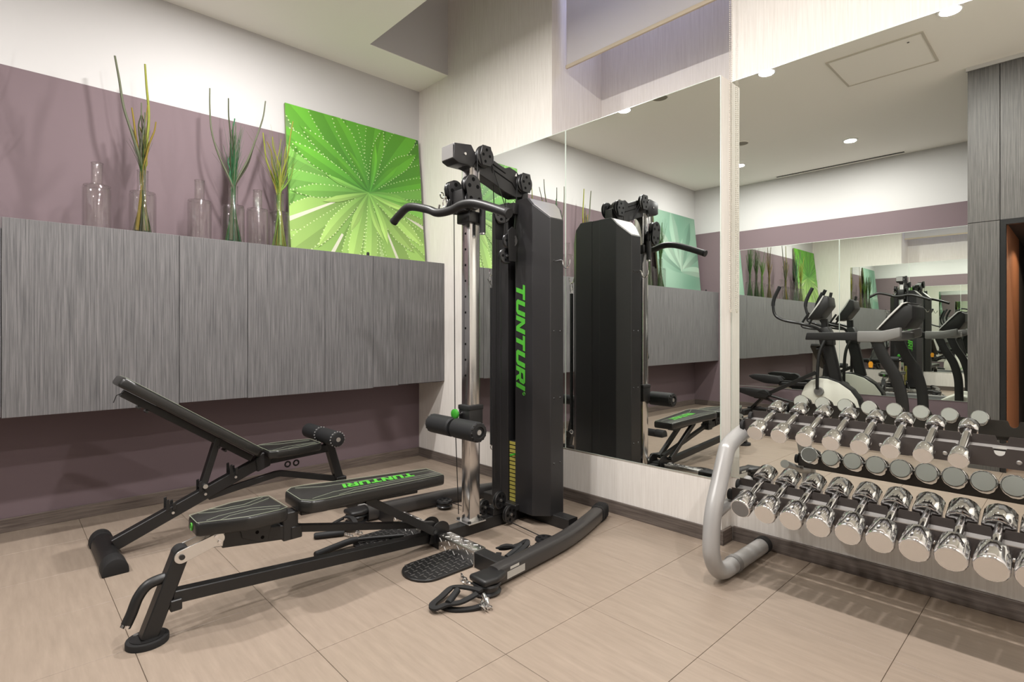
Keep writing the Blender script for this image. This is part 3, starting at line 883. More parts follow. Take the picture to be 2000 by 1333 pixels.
# hooks on the shroud sides
for s in (-1, 1):
    P = bez([(TX + s * .247, -.40, 1.50), (TX + s * .285, -.40, 1.50), (TX + s * .295, -.40, 1.47), (TX + s * .315, -.40, 1.455), (TX + s * .335, -.40, 1.47), (TX + s * .34, -.40, 1.50)], 5)
    MB().tube(P, .0045, 8, up=(0, 1, 0)).build('hook', 'chrome', gym)
# top arm
MB().prism([(-.90, 1.985), (-.80, 1.955), (-.70, 1.925), (-.62, 1.895), (-.53, 1.875), (-.48, 1.885), (-.465, 1.94), (-.475, 1.99), (-.52, 2.03), (-.575, 2.045), (-.61, 2.03), (-.66, 2.045), (-.75, 2.075), (-.90, 2.075)], GX - .036, GX + .036, axis='x', bev=.004, seg=1).build('top_arm', 'black_metal', gym)
MB().prism([(-.99, 2.0), (-.955, 1.985), (-.86, 1.985), (-.825, 2.035), (-.87, 2.10), (-.985, 2.085)], GX - .055, GX + .05, axis='x', bev=.005, seg=2).build('head_cover', 'shroud_black', gym)
MB().box((GX - .05, -.994, 2.005), (GX + .045, -.988, 2.08), .002, 1).build('head_front_plate', 'plastic_grey', gym)
MB().cyl((GX + .049, -.915, 2.04), (GX + .056, -.915, 2.04), .008, n=6).build('head_bolt', 'chrome_satin', gym)
mb = MB(); mb.bar((GX + .0365, -.73, 2.04), (GX + .0365, -.61, 2.0), .003, .006); mb.bar((GX + .0365, -.70, 2.0), (GX + .0365, -.56, 1.955), .003, .006); mb.bar((GX + .0365, -.56, 1.955), (GX + .0365, -.53, 1.92), .003, .006)
tag(mb.build('arm_groove', 'void_black', gym, smooth=0), kind='stuff')
MB().prism([(-.535, 2.0), (-.52, 2.0), (-.525, 2.018)], GX + .036, GX + .0372, axis='x').build('arm_mark', 'white_label', gym, smooth=0)
def pulley(c, ax, r, parent, w=.022, name='pulley', holes=5):
    c = Vector(c); ax = Vector(ax).normalized(); h = ax * (w / 2)
    p = MB().prof([(c - h, r * .92), (c - h * .7, r), (c - h * .25, r * .84), (c + h * .25, r * .84), (c + h * .7, r), (c + h, r * .92)], 28).build(name, 'black_gloss', parent)
    mb = MB(); d, a, b = mb.frame(ax)
    for i in range(holes):
        t = 2 * math.pi * i / holes
        q = c + (a * math.cos(t) + b * math.sin(t)) * r * .55
        mb.cyl(q - h * 1.06, q + h * 1.06, r * .17, n=10)
    mb.build('pulley_hole', 'void_black', p)
    MB().cyl(c - h * 1.5, c + h * 1.5, r * .16, n=8).build('axle_bolt', 'chrome_satin', p)
    return p
pulley((GX + .052, -.78, 2.055), (1, 0, 0), .06, gym)
pulley((GX + .052, -.475, 1.965), (1, 0, 0), .058, gym)
pulley((GX - .052, -.475, 1.965), (1, 0, 0), .058, gym)
for y_, z_ in ((-.78, 2.055), (-.475, 1.965)):
    ck = MB().prism([(y_ - .03, z_ - .055), (y_ + .03, z_ - .055), (y_ + .045, z_), (y_ + .03, z_ + .055), (y_ - .03, z_ + .055), (y_ - .045, z_)], GX + .066, GX + .071, axis='x', bev=.002, seg=1).build('pulley_cheek', 'black_metal', gym)
    mb = MB()
    for a_, b_ in ((0, .032), (-.01, -.032), (.022, .0), (-.024, .004)): mb.cyl((GX + .0705, y_ + a_, z_ + b_), (GX + .0718, y_ + a_, z_ + b_), .0085, n=10)
    tag(mb.build('cheek_hole', 'void_black', ck), kind='stuff')
MB().box((GX - .03, -.47, 1.84), (GX + .03, -.42, 1.96), .004, 2).build('rear_upright', 'black_metal', gym)
# pulldown carriage on the post
MB().box((GX - .055, PY - .055, 1.685), (GX + .055, PY + .055, 1.745), .006, 2).build('pulldown_sleeve', 'black_metal', gym)
MB().box((GX - .05, PY - .085, 1.74), (GX + .05, PY - .035, 1.86), .006, 2).build('pulldown_bracket', 'black_metal', gym)
for s, tilt in ((1, 0.0), (-1, .03)):
    xx = GX + s * .075
    for dz, r_ in ((.155, .048), (.075, .052)):
        pulley((xx, PY - .055 - dz * .25 + .03, 1.72 + dz), (1, .12 * s, 0), r_, gym, .026)
    for side in (-1, 1):
        mb = MB(); cc = []
        for i in range(20):
            t = 2 * math.pi * i / 20
            top_ = math.sin(t) > 0
            cy, cz = (PY - .06, 1.875) if top_ else (PY - .045, 1.795)
            cc.append((cy + .05 * math.cos(t), cz + .05 * math.sin(t)))
        x0 = xx + side * .019
        mb.prism(cc, x0 - .002, x0 + .002, axis='x', bev=.001, seg=1)
        hp = mb.build('cheek_plate', 'black_metal', gym)
        mb = MB()
        for q in ((PY - .06, 1.90), (PY - .03, 1.865), (PY - .085, 1.865), (PY - .045, 1.765), (PY - .02, 1.80), (PY - .075, 1.80)):
            mb.cyl((x0 - .0028, q[0], q[1]), (x0 + .0028, q[0], q[1]), .011, n=10)
        mb.build('plate_hole', 'void_black', hp)
MB().torus((GX - .10, PY - .12, 1.84), (1, .3, 0), .016, .003, 16, 6).build('carabiner', 'chrome', gym)
MB().tube(bez([(GX - .07, PY - .115, 1.83), (GX - .085, PY - .125, 1.80), (GX - .075, PY - .12, 1.765), (GX - .06, PY - .115, 1.80), (GX - .07, PY - .115, 1.83)], 5), .0032, 6, up=(0, 1, 0)).build('carabiner', 'chrome', gym)
MB().cyl((GX + .075, PY + .02, 1.63), (GX + .075, PY + .02, 1.77), .017, n=16).build('handle_grip', 'foam', gym)
MB().cyl((GX + .075, PY + .02, 1.622), (GX + .075, PY + .02, 1.632), .015, n=16).build('handle_end', 'chrome', gym)
# hanging pulleys between the post and the tower
for (y_, x_, z_, r_) in ((-.60, GX - .005, 1.77, .05), (-.575, GX + .035, 1.62, .045), (-.58, GX + .01, 1.535, .045)):
    pulley((x_, y_, z_), (1, -.4, 0), r_, gym, .024)
MB().prism([(-.635, 1.63), (-.575, 1.63), (-.565, 1.80), (-.60, 1.83), (-.645, 1.80)], GX - .024, GX - .02, axis='x', bev=.001, seg=1).build('pulley_bracket', 'black_metal', gym)
MB().prism([(-.60, 1.50), (-.545, 1.50), (-.54, 1.68), (-.575, 1.70), (-.61, 1.67)], GX + .052, GX + .056, axis='x', bev=.001, seg=1).build('pulley_bracket', 'black_metal', gym)
MB().box((TX - .05, -.565, 1.775), (TX + .06, -.528, 1.84), .004, 2).build('tower_bracket', 'black_metal', gym)
def cable(*P): MB().tube([Vector(p) for p in P], .0026, 6, up=(.3, .8, .1)).build('cable', 'black_gloss', gym)
cable((GX + .055, -.835, 2.05), (GX + .065, -.84, 1.88))
cable((GX + .05, -.725, 2.04), (GX - .02, -.645, 1.78)); cable((GX + .055, -.73, 2.02), (GX + .03, -.60, 1.80), (GX + .03, -.61, 1.63))
cable((GX - .05, -.53, 1.96), (GX - .02, -.56, 1.78)); cable((GX + .052, -.53, 1.96), (GX + .03, -.545, 1.60))
cable((GX + .01, -.625, 1.53), (GX + .01, -.62, .15)); cable((GX - .065, -.9, 1.75), (GX - .055, -.9, .62), (GX - .05, -.88, .1))
cable((TX - .12, -.535, 1.72), (TX - .125, -.54, .2))
# low pulleys on the base beam
pulley((GX + .04, -.66, .15), (1, .15, 0), .05, gym); pulley((GX - .01, -.735, .115), (1, .15, 0), .043, gym); pulley((GX + .06, -.60, .062), (1, .1, 0), .052, gym)
MB().box((GX - .03, -.70, .066), (GX + .035, -.60, .11), .003, 1).build('low_bracket', 'black_metal', gym)
MB().box((GX - .04, -.555, .066), (GX + .06, -.50, .10), .003, 1).build('low_bracket', 'black_metal', gym)
# dock for the bench on the cross beam
mb = MB()
for s in (-1, 1):
    pp = []
    for i in range(13):
        t = math.pi * i / 12
        pp.append((-1.07 + .055 * math.cos(t), .085 + .045 * math.sin(t)))
    pp += [(-1.14, .03), (-1.02, .03)]
    mb.prism([(y, z) for y, z in pp], GX + s * .045 - .003, GX + s * .045 + .003, axis='x', bev=.001, seg=1)
mb.build('bench_dock', 'black_metal', gym)

# pulldown bar hanging on the machine
lb = empty('lat_bar', (GX, -1.0, 1.68), 'black wide angled pulldown bar hanging on the chrome post of the cable machine', 'bar')
P = bez([(1.31, -1.045, 1.735), (1.36, -1.04, 1.765), (1.45, -1.03, 1.80), (1.60, -1.01, 1.765), (1.68, -1.0, 1.735), (1.78, -.985, 1.735), (1.86, -.975, 1.752), (1.95, -.97, 1.745), (2.06, -.967, 1.71), (2.20, -.965, 1.655)], 6)
MB().tube(P, .0225, 18, up=(0, 0, 1)).build('bar', 'black_metal', lb)
for q, d in ((P[0], P[0] - P[1]), (P[-1], P[-1] - P[-2])):
    d.normalize(); MB().cyl(q - d * .012, q + d * .004, .0235, n=18).build('end_cap', 'rubber', lb)
MB().tube([(1.68, -1.0, 1.74), (1.675, -.985, 1.78)], .006, 8).build('eyelet', 'chrome', lb)

# straight bar hung on the left hook
sb = empty('straight_bar', (TX - .31, -.40, .35), 'slim black cable bar hanging upright from the hook of the weight tower', 'bar')
MB().cyl((TX - .315, -.40, .37), (TX - .315, -.40, 1.38), .013, n=14).build('bar', 'foam', sb)
MB().torus((TX - .315, -.40, .352), (0, 1, 0), .014, .003, 16, 6).build('ring', 'chrome', sb)
MB().tube(bez([(TX - .315, -.40, 1.385), (TX - .315, -.413, 1.405), (TX - .315, -.413, 1.448), (TX - .315, -.40, 1.463), (TX - .315, -.387, 1.448), (TX - .315, -.387, 1.405), (TX - .315, -.40, 1.385)], 6), .0035, 6, up=(1, 0, 0)).build('carabiner', 'chrome', sb)
MB().tube([(TX - .316, -.413, 1.402), (TX - .332, -.424, 1.436)], .003, 6).build('spring_clip', 'chrome', sb)

# ================================================================== BENCH DOCKED TO THE MACHINE
BXc = 1.778
gb = empty('weight_bench', (BXc, -1.75, 0), 'flat black padded weight bench with green lettering, docked to the cable machine', 'bench')
ell = [(1.79 + .062 * math.cos(2 * math.pi * i / 28), -2.326 + .066 * math.sin(2 * math.pi * i / 28)) for i in range(28)]
ft = MB().prism(ell, 0, .022, bev=.004, seg=2, which='top').build('foot_plate', 'rubber', gb)
MB().prism([(1.79 + (x - 1.79) * .8, -2.326 + (y + 2.326) * .8) for x, y in ell], .0215, .0245).build('inset', 'black_metal', ft)
MB().cyl((1.755, -2.355, .024), (1.755, -2.355, .0265), .008, n=12).build('screw', 'chrome_satin', ft)
MB().bar((1.79, -2.325, .02), (1.785, -2.225, .285), .058, .052, up=(0, 1, 0), bev=.004).build('front_leg', 'black_metal', gb)
MB().cyl((1.757, -2.222, .288), (1.813, -2.222, .288), .027, n=20).build('leg_cap', 'rubber', gb)
for s in (-1, 1):
    x0 = 1.784 + s * .033
    pp = []
    y0, z0, y1, z1 = -2.226, .283, -2.105, .318
    a0 = math.atan2(z1 - z0, y1 - y0)
    for i in range(11):
        t = a0 + math.pi / 2 + math.pi * i / 10; pp.append((y0 + .024 * math.cos(t), z0 + .024 * math.sin(t)))
    for i in range(11):
        t = a0 - math.pi / 2 + math.pi * i / 10; pp.append((y1 + .022 * math.cos(t), z1 + .022 * math.sin(t)))
    mb = MB(); mb.prism(pp, x0 - .003, x0 + .003, axis='x', bev=.001, seg=1)
    lk = mb.build('link_plate', 'chrome_satin', gb, label='satin chrome pivot plate')
    mb = MB(); mb.cyl((x0 - s * .003, y0, z0), (x0 + s * .009, y0, z0), .0095, n=14); mb.build('pivot_bolt', 'black_gloss', lk)
    mb = MB(); mb.cyl((x0 - s * .003, y1 - .008, z1 + .01), (x0 + s * .008, y1 - .008, z1 + .01), .007, n=12); mb.cyl((x0 - s * .003, y1 + .004, z1 - .012), (x0 + s * .008, y1 + .004, z1 - .012), .007, n=12); mb.build('link_bolt', 'chrome', lk)
MB().bar((BXc + .004, -2.135, .312), (BXc + .004, -2.06, .302), .05, .052, bev=.003).build('chrome_stub', 'chrome_satin', gb)
MB().bar((BXc + .003, -2.085, .303), (BXc, -1.80, .268), .058, .058, bev=.003).build('spine_tube', 'black_metal', gb)
MB().box((BXc - .032, -1.862, .238), (BXc + .032, -1.80, .352), .003, 1).build('hinge_upright', 'black_metal', gb)
MB().box((BXc - .036, -1.83, .24), (BXc + .036, -1.785, .29), .003, 1).build('socket', 'black_metal', gb)
MB().bar((BXc, -1.79, .27), (BXc, -1.10, .115), .03, .03, bev=.002).build('link_tube', 'black_metal', gb)
MB().bar((BXc + .012, -2.25, .14), (BXc - .012, -1.10, .05), .045, .046, bev=.003).build('lower_beam', 'black_metal', gb)
MB().box((BXc - .02, -2.262, .095), (BXc + .045, -2.225, .135), .003, 1).build('beam_bracket', 'black_metal', gb)
for s in (-1, 1):
    MB().bar((BXc + s * .05, -1.50, .34), (BXc + s * .05, -1.13, .10), .026, .038, bev=.002).build('strut', 'black_metal', gb)
    mb = MB(); x0 = BXc + s * .034
    mb.prism([(-2.02, .295), (-1.95, .262), (-1.925, .262), (-1.905, .345), (-2.03, .345)], x0 - .003, x0 + .003, axis='x', bev=.001, seg=1)
    bp_ = mb.build('seat_bracket', 'black_metal', gb)
    mb = MB()
    for q in ((-1.99, .335), (-1.965, .305), (-1.945, .28)): mb.cyl((x0 - .0036, *q), (x0 + .0036, *q), .007, n=10)
    mb.build('bracket_hole', 'void_black', bp_)
mb = MB(); mb.cyl((BXc - .065, -1.13, .10), (BXc + .065, -1.13, .10), .011, n=12); mb.build('strut_axle', 'black_gloss', gb)
P = bez([(1.79, -2.258, .21), (1.79, -2.285, .213), (1.79, -2.325, .203), (1.79, -2.353, .17), (1.79, -2.372, .12), (1.79, -2.386, .088)], 6)
hd = MB().tube(P, .018, 14, up=(1, 0, 0)).build('handle', 'black_metal', gb)
MB().cyl((1.79, -2.3855, .089), (1.79, -2.390, .079), .0178, n=14).build('end_tip', 'chrome', hd)
def pad(parent, outline, z0, z1, name, M=None, bev=.014, stitches=()):
    mb = MB(); mb.prism(outline, z0, z1, bev=bev, seg=3, M=M)
    p = mb.build(name, 'leather', parent, smooth=50)
    mb = MB()
    for st in stitches:
        Q = [Vector((a, b, z1 + .0004)) for a, b in st]
        if M is not None: Q = [M @ q for q in Q]
        mb.tube(Q, .0010, 5)
    # piping round the upper edge
    n = len(outline); cx0 = sum(a for a, b in outline) / n; cy0 = sum(b for a, b in outline) / n
    Q = [Vector((cx0 + (a - cx0) * .955, cy0 + (b - cy0) * .975, z1 - .0006)) for a, b in outline]; Q.append(Q[0])
    if M is not None: Q = [M @ q for q in Q]
    mb.tube(Q, .0013, 5)
    mb.build('stitching', 'piping', p, label='pale green stitching')
    return p
so = [(-.058, -2.185), (.058, -2.185), (.09, -2.10), (.118, -2.02), (.118, -1.90), (.105, -1.868), (-.105, -1.868), (-.118, -1.90), (-.118, -2.02), (-.09, -2.10)]
so = [(BXc + a, b) for a, b in so]
pad(gb, so, .345, .40, 'seat_pad', stitches=[[(BXc + .055, -2.15), (BXc + .03, -2.10), (BXc + .02, -1.98), (BXc + .065, -1.885)], [(BXc + .082, -2.11), (BXc + .055, -2.07), (BXc + .048, -1.99), (BXc + .095, -1.90)],
                                             [(BXc - .055, -2.15), (BXc - .03, -2.10), (BXc - .02, -1.98), (BXc - .065, -1.885)], [(BXc - .082, -2.11), (BXc - .055, -2.07), (BXc - .048, -1.99), (BXc - .095, -1.90)]])
# back pad: slight slope along the bench
ang = math.atan2(.387 - .408, .724)
bo = [(-.085, 0), (.085, 0), (.13, .035), (.135, .09), (.118, .22), (.105, .40), (.092, .60), (.082, .724), (-.082, .724), (-.092, .60), (-.105, .40), (-.118, .22), (-.135, .09), (-.13, .035)]
Mb = Matrix.Translation((BXc - .015, -1.81, .408)) @ Matrix.Rotation(R(-2.0), 4, 'Z') @ Matrix.Rotation(ang, 4, 'X')
bp2 = pad(gb, bo, -.055, 0.0, 'back_pad', M=Mb, stitches=[[(.10, .05), (.055, .16), (.05, .25), (.03, .70)], [(.11, .16), (.075, .25), (.07, .34), (.055, .70)], [(-.10, .05), (-.055, .16), (-.05, .25), (-.03, .70)]])
lo = Mb @ Vector((-.035, .60, .0004)); dd = (Mb.to_3x3() @ Vector((0, -1, 0))); uu = Mb.to_3x3() @ Vector((1, 0, 0))
lettering('TUNTURI', lo, dd, uu, .06, .0012, shear=.28, gap=.1, sx=1.0, parent=bp2, name='brand_lettering')
Mr = Mb @ Matrix.Translation((0, 0, -.07))
mb = MB(); mb.box((-.03, .03, -.015), (.03, .60, .014), .003, 1, Mr); mb.build('pad_rail', 'black_metal', gb)
lg = MB().torus((BXc + .0, -2.1865, .372), (0, 1, 0), .013, .0022, 20, 6)
lg.box((BXc - .006, -2.1875, .374), (BXc + .006, -2.1855, .377)); lg.box((BXc - .0015, -2.1875, .365), (BXc + .0015, -2.1855, .374))
lg.build('round_logo', 'green_print', gb)

# ================================================================== INCLINE BENCH
IX = .80
ib = empty('incline_bench', (IX, -1.75, 0), 'black incline bench with raised backrest and foam leg rollers below the wall cabinets', 'bench')
half = [(-2.372, 0.0)] + [(-2.325 + .047 * math.cos(math.pi - math.pi * i / 14), .012 + .056 * math.sin(math.pi * i / 14)) for i in range(15)] + [(-2.278, 0.0)]
rf = MB().prism(half, IX - .235, IX + .235, axis='x', bev=.002, seg=1).build('rear_foot', 'black_metal', ib)
big = [(-2.325 + (y + 2.325) * 1.08, z * 1.07) for y, z in half]
for a, b in ((IX - .255, IX - .18), (IX + .165, IX + .265)):
    MB().prism(big, a, b, axis='x', bev=.004, seg=2).build('foot_cap', 'rubber', rf)
MB().bar((IX, -2.30, .058), (IX, -1.575, .368), .05, .06, bev=.003).build('main_rail', 'black_metal', ib)
for (y_, z_) in ((-2.085, .175), (-1.935, .24), (-1.785, .304)):
    for s in (-1, 1):
        for t in (0, .028):
            MB().prism([(y_ + t, z_), (y_ + t + .018, z_ + .006), (y_ + t + .012, z_ + .062 - t * .7), (y_ + t, z_ + .058 - t * .7)], IX + s * .03 - .003, IX + s * .03 + .003, axis='x', bev=.001, seg=1).build('ladder_notch', 'black_metal', ib)
        MB().cyl((IX + s * .026, y_ + .03, z_ - .012), (IX + s * .034, y_ + .03, z_ - .012), .007, n=10).build('notch_bolt', 'chrome_satin', ib)
MB().bar((IX, -1.915, .26), (IX, -1.838, .515), .05, .032, up=(0, 1, 0), bev=.003).build('back_strut', 'black_metal', ib)
MB().cyl((IX - .045, -1.908, .272), (IX + .045, -1.908, .272), .012, n=14).build('strut_pin', 'chrome_satin', ib)
MB().prism([(-1.64, .30), (-1.57, .325), (-1.555, .40), (-1.615, .405), (-1.65, .37)], IX - .035, IX + .035, axis='x', bev=.003, seg=1).build('hinge_block', 'black_metal', ib)
MB().bar((IX, -1.60, .352), (IX, -1.20, .372), .045, .045, bev=.003).build('seat_rail', 'black_metal', ib)
mb = MB()
for y_ in (-1.47, -1.42): mb.torus((IX + .03, y_, .315), (1, 0, 0), .015, .005, 16, 6)
mb.build('pin_loop', 'black_gloss', ib)
MB().bar((IX, -1.215, .43), (IX, -1.10, .03), .05, .05, up=(0, 1, 0), bev=.003).build('front_leg', 'black_metal', ib)
MB().box((IX - .035, -1.165, .13), (IX + .035, -1.10, .18), .004, 1).build('leg_bracket', 'black_metal', ib)
ff = MB().box((IX - .26, -1.135, 0), (IX + .30, -1.075, .055), .008, 2).build('front_foot', 'black_metal', ib)
for a, b in ((IX - .285, IX - .21), (IX + .25, IX + .325)): MB().box((a, -1.142, 0), (b, -1.068, .062), .01, 2).build('foot_cap', 'plastic_grey', ff)
MB().bar([Vector((IX, -1.885, .205)), Vector((IX, -1.53, .262)), Vector((IX, -1.50, .262)), Vector((IX, -1.15, .165))], None, .03, .034, bev=.002).build('lower_brace', 'black_metal', ib)
MB().cyl((IX - .24, -1.235, .452), (IX + .20, -1.235, .452), .014, n=12).build('roller_bar', 'chrome_satin', ib)
for a, b in ((IX - .235, IX - .035), (IX - .01, IX + .19)):
    ro = MB().prof([((a, -1.235, .452), .038), ((a + .008, -1.235, .452), .046), ((b - .008, -1.235, .452), .046), ((b, -1.235, .452), .038)], 26).build('foam_roller', 'foam', ib)
    MB().prof([((b - .001, -1.235, .452), .04), ((b + .006, -1.235, .452), .04), ((b + .009, -1.235, .452), .03)], 24).build('end_cap', 'rubber', ro)
    mb = MB()
    for i in range(16):
        t = 2 * math.pi * i / 16; mb.ball((b - .004, -1.235 + .0445 * math.cos(t), .452 + .0445 * math.sin(t)), .005, 6, 4)
    mb.build('gathered_hem', 'plastic_grey', ro)
so = [(-.10, -1.605), (.10, -1.605), (.125, -1.56), (.12, -1.44), (.09, -1.30), (.08, -1.285), (-.08, -1.285), (-.09, -1.30), (-.12, -1.44), (-.125, -1.56)]
pad(ib, [(IX + a, b) for a, b in so], .378, .425, 'seat_pad', bev=.013, stitches=[[(IX + .10, -1.58), (IX + .05, -1.48), (IX + .04, -1.31)], [(IX + .115, -1.50), (IX + .075, -1.43), (IX + .065, -1.31)], [(IX - .10, -1.58), (IX - .05, -1.48), (IX - .04, -1.31)]])
a0 = math.atan2(.885 - .425, -(2.29 - 1.625))
L = math.hypot(.46, .665) * .98
# local: y along the pad from the hinge up, z = pad normal (faces up and towards the seat)
yv = Vector((0, -.665, .46)).normalized(); xv = Vector((-1, 0, 0)); zv = xv.cross(yv)
Mi = Matrix((xv, yv, zv)).transposed().to_4x4(); Mi.translation = Vector((IX, -1.62, .432))
bo = [(-.085, 0), (.085, 0), (.13, .035), (.135, .09), (.13, .40), (.122, .74), (.10, L), (-.10, L), (-.122, .74), (-.13, .40), (-.135, .09), (-.13, .035)]
pad(ib, bo, -.05, 0.0, 'back_pad', M=Mi, stitches=[[(.10, .05), (.055, .16), (.05, .7)], [(-.10, .05), (-.055, .16), (-.05, .7)]])
mb = MB(); mb.box((-.022, .005, -.088), (.022, .74, -.052), .003, 1, Mi); mb.build('pad_rail', 'black_metal', ib)
mb = MB()
for t in (.16, .20, .60, .64): mb.cyl(Mi @ Vector((-.03, t, -.095)), Mi @ Vector((.03, t, -.095)), .007, n=10)
mb.build('rail_bolt', 'black_gloss', ib)
MB().tube([Mi @ Vector((-.02, .735, -.06)), Mi @ Vector((-.025, .755, -.09)), Mi @ Vector((-.02, .745, -.125))], .002, 5).build('loose_strap', 'rubber', ib)

# ================================================================== LOOSE CABLE HANDLES AND BAR ON THE FLOOR
def chain(mb, P, r=.0095, t=.0024):
    for i in range(len(P) - 1):
        a, b = Vector(P[i]), Vector(P[i + 1]); c = (a + b) / 2; c.z = max(c.z, r + t)
        mb.torus(c, (0, .4, 1) if i % 2 else (.3, 1, .2), r, t, 10, 5)
ch = empty('pull_strap', (2.35, -1.37, 0), 'black strap handle with chain lying at the near end of the foot bar', 'strap')
MB().tube(bez([(2.343, -1.425, .03), (2.30, -1.345, .04)], 2), .0135, 12).build('grip', 'foam', ch)
strap = [(-.013, -.004), (.013, -.004), (.013, .004), (-.013, .004)]
MB().sweep(bez([(2.385, -1.31, .045), (2.37, -1.38, .03), (2.343, -1.43, .028), (2.325, -1.472, .02), (2.29, -1.462, .018), (2.265, -1.40, .02), (2.25, -1.34, .03), (2.285, -1.322, .042), (2.345, -1.30, .048), (2.385, -1.29, .05)], 6), strap, up=(0, 0, 1)).build('strap', 'rubber', ch)
MB().sweep(bez([(2.31, -1.43, .008), (2.36, -1.41, .007), (2.40, -1.36, .007), (2.42, -1.32, .012)], 5), strap, up=(0, 0, 1)).build('strap', 'rubber', ch)
MB().prof([((2.405, -1.295, .045), .009), ((2.43, -1.30, .035), .012), ((2.445, -1.305, .02), .008)], 12).build('clip', 'chrome', ch)
mb = MB(); rg = random.Random(5)
chain(mb, [(2.43 + rg.uniform(-.025, .03), -1.315 + rg.uniform(-.02, .02), .008 + .003 * k % .02) for k in range(14)]); mb.build('chain', 'chrome', ch)
mb = MB(); chain(mb, [(2.165 + .016 * k, -1.225 - .004 * k + .012 * math.sin(k * 1.4), .014 + .001 * k) for k in range(7)], .013, .0034); mb.build('chain', 'chrome', ch)
ch2 = empty('pull_strap', (2.16, -.89, 0), 'black strap handle lying between the foot bar and the cable machine base', 'strap')
MB().tube([(2.185, -.965, .03), (2.165, -.85, .05)], .0135, 12).build('grip', 'foam', ch2)
MB().sweep(bez([(2.12, -.955, .03), (2.15, -.985, .03), (2.185, -.97, .03), (2.195, -.90, .04), (2.185, -.83, .055), (2.165, -.815, .065), (2.15, -.85, .05), (2.13, -.92, .045), (2.11, -.95, .05), (2.14, -.93, .065), (2.16, -.90, .06)], 6), strap, up=(0, 0, 1)).build('strap', 'rubber', ch2)
mb = MB(); chain(mb, [(2.165 + .005 * math.sin(k), -.815 + .0105 * k, .05 - .009 * k) for k in range(6)]); mb.build('chain', 'chrome', ch2)
ch3 = empty('pull_strap', (1.28, -1.26, 0), 'black strap handle at the near end of the foot bar behind the weight bench', 'strap')
MB().tube([(1.22, -1.34, .03), (1.30, -1.30, .04)], .0135, 12).build('grip', 'foam', ch3)
MB().sweep(bez([(1.20, -1.30, .05), (1.19, -1.35, .03), (1.23, -1.36, .02), (1.30, -1.32, .02), (1.32, -1.29, .04), (1.26, -1.28, .06), (1.21, -1.30, .06)], 6), strap, up=(0, 0, 1)).build('strap', 'rubber', ch3)
mb = MB(); chain(mb, [(1.325 + .010 * k, -1.295 + .010 * math.sin(k * 1.3), .01) for k in range(8)]); mb.build('chain', 'chrome', ch3)
ch4 = empty('pull_strap', (1.30, -1.43, 0), 'black cable grip with a chain lying on the floor between the two benches', 'strap')
MB().prof([((1.265, -1.50, .018), .012), ((1.27, -1.49, .018), .017), ((1.325, -1.37, .018), .017), ((1.33, -1.36, .018), .012)], 16).build('grip', 'foam', ch4)
mb = MB(); chain(mb, [(1.336 + .0085 * k, -1.358 + .0022 * k, .01) for k in range(8)]); mb.build('chain', 'chrome', ch4)
rb = empty('row_bar', (1.51, -1.4, 0), 'short black angled row bar lying on the floor under the weight bench', 'bar')
P = bez([(1.503, -1.592, .0166), (1.49, -1.47, .0245), (1.50, -1.39, .0325), (1.545, -1.27, .0285), (1.60, -1.16, .0255)], 7)
MB().tube(P[:16], .0165, 14, up=(0, 0, 1)).build('grip', 'foam', rb)
MB().tube(P[14:], .010, 12, up=(0, 0, 1)).build('bar', 'black_metal', rb)
d = (P[0] - P[1]).normalized(); MB().cyl(P[0] - d * .002, P[0] + d * .004, .0145, n=14).build('end_cap', 'rubber', rb)

# ================================================================== DUMBBELL RACK
RX0, RX1 = 2.965, 4.085
rk = empty('dumbbell_rack', ((RX0 + RX1) / 2, -.2, 0), 'two-tier dumbbell rack with silver curved frame in front of the mirror', 'rack')
for x, s in ((RX0, 1), (RX1, -1)):
    P = bez([(x, -.27, .040), (x, -.37, .042), (x, -.435, .062), (x, -.482, .12), (x, -.497, .19), (x, -.478, .32), (x, -.42, .44), (x, -.36, .555), (x, -.335, .585), (x, -.26, .612), (x, -.12, .64), (x, -.05, .65)], 6)
    fr = MB().tube(P, .036, 20, up=(1, 0, 0)).build('side_frame', 'silver_paint', rk)
    MB().cyl((x, -.285, .040), (x, .03, .040), .0365, n=22).build('foot_tube', 'silver_paint', rk)
    MB().cyl((x, -.292, .041), (x, -.262, .041), .0405, n=22).build('collar', 'plastic_grey', fr)
    MB().prof([((x, .022, .041), .0405), ((x, .06, .041), .0405), ((x, .068, .041), .03)], 22).build('foot_cap', 'rubber', fr)
    MB().tube([(x, -.482, .30), (x, -.30, .335), (x, -.12, .395)], .022, 14, up=(1, 0, 0)).build('shelf_arm', 'silver_paint', rk)
SP = .0985; DX_ = 3.073
TILT = math.atan2(.0985, .306)
ct, st = math.cos(TILT), math.sin(TILT)
